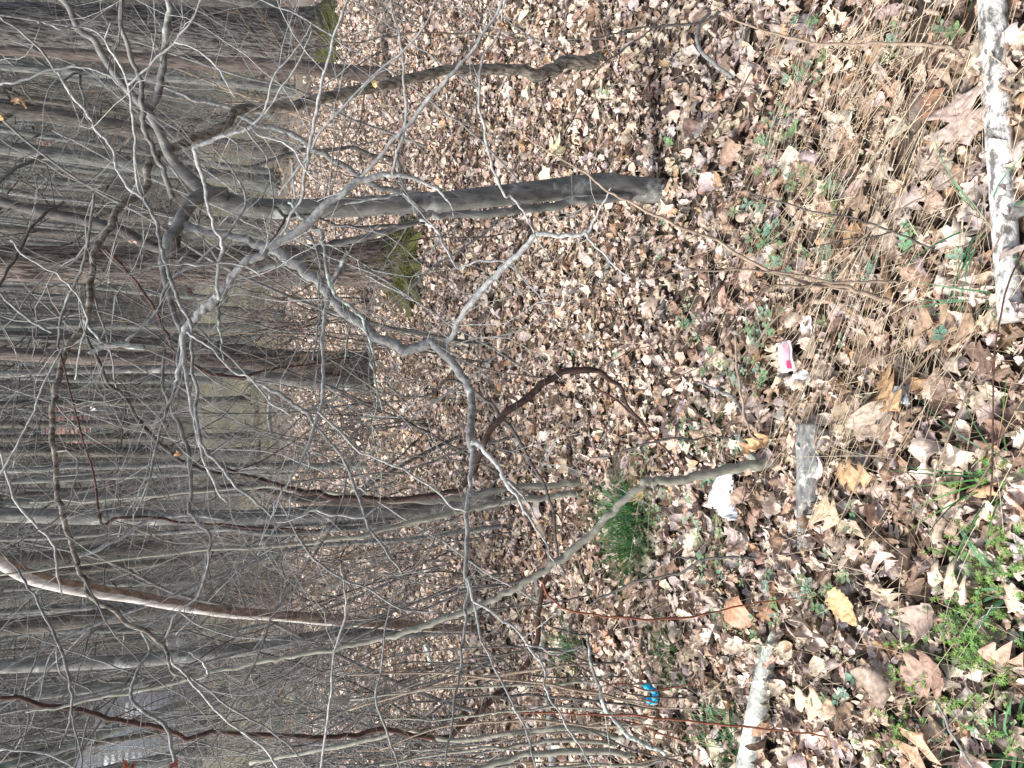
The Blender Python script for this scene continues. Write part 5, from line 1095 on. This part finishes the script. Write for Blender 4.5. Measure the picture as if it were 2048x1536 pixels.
def straw(seed):
    rng = np.random.default_rng(seed); mb = MB()
    def one(p, d, L, r, colr):
        m = 5; P = [p]
        for i in range(m):
            d = d + rng.normal(0, .05, 3) + np.array([0, 0, -.02]); d /= np.linalg.norm(d); P.append(P[-1] + d * L / m)
        P = np.array(P); P[:, 2] = np.maximum(P[:, 2], hgt(P[:, 0], P[:, 1]) + 0.025)
        mb.tube(P, np.linspace(r, r * .5, m + 1), 4, cap=False, col=colr)
    CS = np.array([(.55, .44, .30), (.62, .52, .38), (.45, .33, .22), (.68, .60, .46), (.34, .22, .14)])
    for _ in range(430):
        px = rng.normal(1780, 140); py = rng.uniform(-40, 820); px -= (py - 400) * .12
        g = G(px, py); q = G(px - rng.uniform(.15, .55) * 220 + rng.normal(0, 25), py + 220 + rng.normal(0, 60))
        d = q - g; d[2] = 0; d /= np.linalg.norm(d); d[2] = rng.uniform(-.05, .25); g[2] += rng.uniform(.03, .07)
        one(g, d * rng.choice([-1, 1]) if d[2] < .05 else d, rng.uniform(.10, .42), rng.uniform(.0006, .0013), CS[rng.integers(5)])
    for _ in range(900):      # random bits everywhere close
        px = rng.uniform(1250, 2048); py = rng.uniform(0, 1536); g = G(px, py); g[2] += rng.uniform(.02, .06); a = rng.uniform(0, 6.28)
        one(g, np.array([math.cos(a), math.sin(a), rng.uniform(-.1, .5)]), rng.uniform(.05, .26), rng.uniform(.0005, .0012), CS[rng.integers(5)] * rng.uniform(.6, 1))
    for _ in range(800):      # further out fine twigs lying
        px = rng.uniform(700, 1300); py = rng.uniform(0, 1536); g = G(px, py); g[2] += rng.uniform(.02, .06); a = rng.uniform(0, 6.28)
        one(g, np.array([math.cos(a), math.sin(a), rng.uniform(-.1, .3)]), rng.uniform(.1, .5), rng.uniform(.001, .0022), CS[rng.integers(5)] * rng.uniform(.3, .9))
    # seed heads
    for _ in range(34):
        px = rng.normal(1690, 110); py = rng.uniform(60, 420); g = G(px, py); g[2] += .05; a = rng.uniform(-.6, .6) + 3.6
        d = np.array([math.cos(a), math.sin(a), .15])
        for k_ in range(26):
            c = g + d * k_ * .004 + rng.normal(0, .004, 3); s = .0022
            mb.add(np.array([[1, 0, 0], [-1, 0, 0], [0, 1, 0], [0, -1, 0], [0, 0, 1], [0, 0, -1]]) * s + c, [[0, 2, 4, 4], [2, 1, 4, 4], [1, 3, 4, 4], [3, 0, 4, 4], [2, 0, 5, 5], [1, 2, 5, 5], [3, 1, 5, 5], [0, 3, 5, 5]], (.62, .52, .38))
    o = mb.build('dry_grass', M['straw'], colors=True); tag(o, 'dry straw stems and thin twigs lying over the dead leaves', 'dry grass', kind='stuff')
straw(61)

# ------------------------------------------------------------------ leaves that stand out
def big_leaf(px, py, L, kind, colr, label, yaw, wid=(.5, .55), curl=.5, tilt=.15, lift=.05):
    rng = np.random.default_rng(int(px * 7 + py)); g = G(px, py, lift)
    V, Fq, C = leaves(g[None, :], np.array([L]), 23, 7, rng, tilt=tilt, wr=wid, zmax=.005, yaw=np.array([yaw]), kinds=np.array([kind]), palette=(np.array([colr]), np.array([1.0])), curlmul=curl)
    C = C / 1.0; mb = MB(); mb.add(V, Fq, C); o = mb.build('oak_leaf', M['leaf'], colors=True); tag(o, label, 'leaf'); 
    md = o.modifiers.new('thick', 'SOLIDIFY'); md.thickness = .0008
big_leaf(1690, 1022, .085, 6, (.72, .58, .38), 'pale cream curled leaf below the grey weathered log', 1.2, (.6, .65))
big_leaf(1302, 985, .12, 0, (.70, .46, .24), 'orange tan lobed leaf at the sedge tuft foot', 1.5, (.5, .55), tilt=.3)
big_leaf(1548, 888, .10, 0, (.60, .38, .20), 'upright orange brown oak leaf beside the sapling foot', 2.2, tilt=.5)
big_leaf(1922, 655, .16, 1, (.40, .26, .18), 'large folded red brown oak leaf near the pale log end', 1.4, (.5, .55), tilt=.12, curl=.35, lift=.03)
big_leaf(1862, 1500, .15, 1, (.60, .42, .27), 'tan pointed oak leaf in the lower right corner', 2.7, (.45, .5))
big_leaf(1660, 1400, .15, 0, (.66, .48, .32), 'long tan oak leaf under the red cane', 1.6, (.3, .35))
big_leaf(1942, 1163, .12, 1, (.66, .52, .40), 'pale spiky oak leaf between green herb patches', 1.3, (.5, .55))
big_leaf(1875, 1235, .11, 3, (.46, .36, .30), 'grey brown pointed leaf left of the bright herbs', 2.6)
big_leaf(1820, 780, .13, 0, (.42, .27, .15), 'upright brown leaf above the crossed canes', .7, tilt=.7, curl=.8)
big_leaf(1960, 245, .13, 6, (.44, .36, .31), 'broad grey brown leaf beside the pale log', .2, (.6, .65))
big_leaf(1780, 845, .10, 4, (.36, .28, .23), 'broad dull leaf below the upright brown leaf', .5, (.6, .65))
big_leaf(1745, 950, .12, 0, (.52, .35, .18), 'golden brown oak leaf right of the grey weathered log', 1.6, (.45, .5))
big_leaf(1890, 1340, .13, 3, (.38, .25, .19), 'dark brown curled leaf inside the bright herbs', 1.9, (.5, .55), curl=1)
big_leaf(1785, 1365, .11, 4, (.36, .28, .22), 'smooth oval brown leaf above the bright herbs', .8, (.42, .46))
big_leaf(1300, 1175, .12, 1, (.60, .40, .27), 'reddish tan oak leaf above the dark forked stick', .9, (.5, .55), tilt=.3)
big_leaf(1140, 300, .13, 1, (.75, .60, .38), 'bright yellow tan leaf behind the leaning shrub tip', .9, (.5, .55), tilt=.4)
big_leaf(1720, 1210, .11, 5, (.70, .52, .28), 'small golden leaf near pale herbs', .9)
big_leaf(1660, 1255, .13, 1, (.46, .36, .30), 'large dull lobed leaf under the lichen log', 1.1, (.6, .65))

# ------------------------------------------------------------------ litter dropped by people
M['packet'] = plain('packet_white_plastic', (0.80, 0.78, 0.80), .3, .5, 60, .05)
M['packred'] = plain('packet_red_print', (0.70, 0.05, 0.13), .35, .5, 60, .2)
M['packpink'] = plain('packet_pink_print', (0.72, 0.36, 0.44), .35, .5, 60, .1)
M['whiteplastic'] = plain('white_plastic', (0.80, 0.82, 0.82), .35, .5, 60, .04)
M['blueplastic'] = plain('blue_plastic', (0.01, 0.40, 0.68), .35, .5, 60, .25)
def sheet(c0, ax, ay, nu, nv, thick, crumple, seed, bulge=.0):
    """crumpled plastic sheet: centre, half-axes"""
    rng = np.random.default_rng(seed); mb = MB()
    if np.cross(ax, ay)[2] < 0: ay = -ay
    u = np.linspace(-1, 1, nu); v = np.linspace(-1, 1, nv); U, Vv = np.meshgrid(u, v); n = np.cross(ax, ay); n /= np.linalg.norm(n)
    z = sum(rng.normal(0, 1) * np.sin(U * rng.uniform(1, 7) + Vv * rng.uniform(-7, 7) + rng.uniform(0, 6)) for _ in range(7)) / 3 * crumple
    bl = bulge * (1 - U ** 4) * (1 - Vv ** 4)
    top = c0 + U[..., None] * ax + Vv[..., None] * ay + (z + bl + thick)[..., None] * n
    bot = c0 + U[..., None] * ax + Vv[..., None] * ay + (z - bl * .3)[..., None] * n
    i = (np.arange(nv - 1)[:, None] * nu + np.arange(nu - 1)[None, :]).ravel(); q = np.stack([i, i + 1, i + nu + 1, i + nu], -1)
    mb.add(top.reshape(-1, 3), q); mb.add(bot.reshape(-1, 3), q[:, ::-1])
    N = nu * nv; ring = list(range(nu)) + [nu * k + nu - 1 for k in range(1, nv)] + [nu * (nv - 1) + k for k in range(nu - 2, -1, -1)] + [nu * k for k in range(nv - 2, 0, -1)]
    ring = np.array(ring); rn = np.roll(ring, -1); allv = np.vstack([top.reshape(-1, 3), bot.reshape(-1, 3)])
    mb.add(allv, np.stack([ring, ring + N, rn + N, rn], -1)); return mb, (top, n)
A = G(1580, 690, .03); Bq = G(1608, 682, .03); Cq = G(1592, 745, .04); Dq = G(1630, 740, .05)
ctr = (A + Bq + Cq + Dq) / 4 + np.array([0, 0, .02]); ax = ((Bq - A) + (Dq - Cq)) / 4; ay = ((Cq - A) + (Dq - Bq)) / 4
# packet leans up towards the camera
ax = ax * .9; ay = ay * 1.05
e = empty('snack_packet', ctr, 'white packet with red and pink print lying on the leaves', 'litter')
mb, (tp, nn) = sheet(ctr, ax, ay, 14, 20, .001, .0025, 4, .008); mb.build('packet', M['packet'], e)
def decal(u0, u1, v0, v1, mat, off=.0022):
    mbd = MB(); U = np.arange(u0, u1); Vv = np.arange(v0, v1); pts = tp[v0:v1, u0:u1] + nn * off
    i = (np.arange(len(Vv) - 1)[:, None] * len(U) + np.arange(len(U) - 1)[None, :]).ravel(); mbd.add(pts.reshape(-1, 3), np.stack([i, i + 1, i + len(U) + 1, i + len(U)], -1)); mbd.build('print', M[mat], e)
decal(7, 13, 2, 18, 'packpink'); decal(9, 13, 1, 7, 'packred', .0036)
c0 = G(1612, 760, .03); mb, _ = sheet(c0, (G(1640, 752) - G(1600, 770)) / 2, (G(1600, 750) - G(1618, 775)) / 2, 10, 10, .001, .012, 6)
tag(mb.build('paper_scrap', M['whiteplastic']), 'crumpled whitish scrap touching the packet', 'litter')
c0 = G(1630, 650, .03); mb, _ = sheet(c0, (G(1638, 650) - G(1620, 650)) / 2, (G(1630, 668) - G(1630, 632)) / 2, 10, 10, .001, .008, 7)
tag(mb.build('paper_scrap', M['packet']), 'pale pinkish scrap behind the packet', 'litter')
c0 = G(1818, 790, .03); mb, _ = sheet(c0, (G(1835, 790) - G(1800, 790)) / 2, (G(1818, 806) - G(1818, 770)) / 2, 10, 10, .001, .01, 8)
M['clearp'] = plain('dull_plastic', (0.45, 0.50, 0.55), .15, .6, 60, .2)
tag(mb.build('plastic_scrap', M['clearp']), 'dull bluish plastic scrap beside the upright brown leaf', 'litter')
# white torn plastic: three joined strips
pts = [(1478, 928), (1470, 945), (1458, 970), (1456, 1000), (1470, 1025), (1485, 1038)]
wid = [12, 26, 42, 46, 32, 14]
Q = catmull(np.array([[a, b, w] for (a, b), w in zip(pts, wid)], float), 5); L_ = []; R_ = []
r9 = np.random.default_rng(9)
for i, q in enumerate(Q):
    L_.append(G(q[0] - q[2] * .3, q[1], .045 + r9.normal(0, .003))); R_.append(G(q[0] + q[2] * .7, q[1], .035 + r9.normal(0, .004)))
L_ = np.array(L_); R_ = np.array(R_); Mid = (L_ + R_) / 2 + np.array([0, 0, .018]); mb = MB()
Vt = np.stack([L_, (L_ + Mid) / 2 + [0, 0, .006], Mid, (R_ + Mid) / 2 + [0, 0, .004], R_], 1); Vt[1:-1] += r9.normal(0, .0025, Vt[1:-1].shape)
n_ = len(Q); i = (np.arange(n_ - 1)[:, None] * 5 + np.arange(4)[None, :]).ravel(); mb.add(Vt.reshape(-1, 3), np.stack([i, i + 1, i + 6, i + 5], -1))
o = mb.build('plastic_bag', M['whiteplastic']); tag(o, 'torn white plastic bag piece lying under the bent sapling', 'litter'); md = o.modifiers.new('t', 'SOLIDIFY'); md.thickness = .001
# blue ring shaped wrapper
g = G(1312, 1387, .05); mb = MB(); r9 = np.random.default_rng(12)
a_ = np.linspace(.6, 5.2, 22); cx = G(1325, 1384, .05)
ring = np.array([cx + np.array([math.sin(t) * .024, 0, 0]) + np.array([0, 1, .35]) * (math.cos(t + 3.14) * -.022) for t in a_])
for k_ in range(3): 
    mb.tube(ring + r9.normal(0, .004, ring.shape) + np.array([0, 0, .004 * k_]), .007 + r9.uniform(-.002, .003, 22), 8, .15, rng=r9)
tag(mb.build('blue_wrapper', M['blueplastic'], smooth=False), 'crumpled bright blue plastic wrapper among brown canes', 'litter')
# clinging leaves in the branches
for (px, py, y, L, colr, lb) in ((1118 - 1118 + 8, 232, 1.9, .06, (.50, .28, .12), 'orange dead leaf snagged at the upper edge of the twigs'), (52, 205, 1.9, .05, (.62, .42, .22), 'pale tan leaf snagged near upper left corner'), (271, 484, 2.2, .035, (.75, .50, .40), 'small pinkish leaf snagged on the dark limb'), (362, 906, 2.2, .05, (.70, .45, .22), 'orange tan leaf snagged below the red stem'),
                          (1018 - 10, 452 - 400, 1.7, .04, (.4, .2, .1), 'small brown leaf snagged on the pale twig'), (255, 1530, 1.9, .05, (.30, .07, .03), 'dark red leaf cluster hanging before the white house'), (356, 1528, 1.9, .055, (.30, .08, .04), 'second dark red leaf hanging before the white house'), (275, 1533, 1.9, .05, (.28, .06, .03), 'third dark red leaf at the bottom edge'),
                          (388, 577, 2.1, .06, (.18, .08, .05), 'dark brown shrivelled leaf hanging from the lower limb'), (980, 112, 2.7, .07, (.36, .16, .08), 'reddish leaf resting against the crooked tree'), (760, 172, 2.0, .05, (.70, .52, .26), 'curled golden leaf snagged on thin pale branch')):
    rng = np.random.default_rng(int(px + py)); g = W(px, py, y)
    mb = MB(); V, Fq, C = leaves(np.repeat(g[None], 2, 0), np.array([L, L * .7]) * .62, 13, 5, rng, tilt=.9, zmax=.01, palette=(np.array([colr]), np.array([1.0])), curlmul=1.0); mb.add(V, Fq, C)
    o = mb.build('snagged_leaf', M['leaf'], colors=True); tag(o, lb, 'leaf')
for o in list(bpy.data.objects):
    if "_o" in o: del o["_o"]
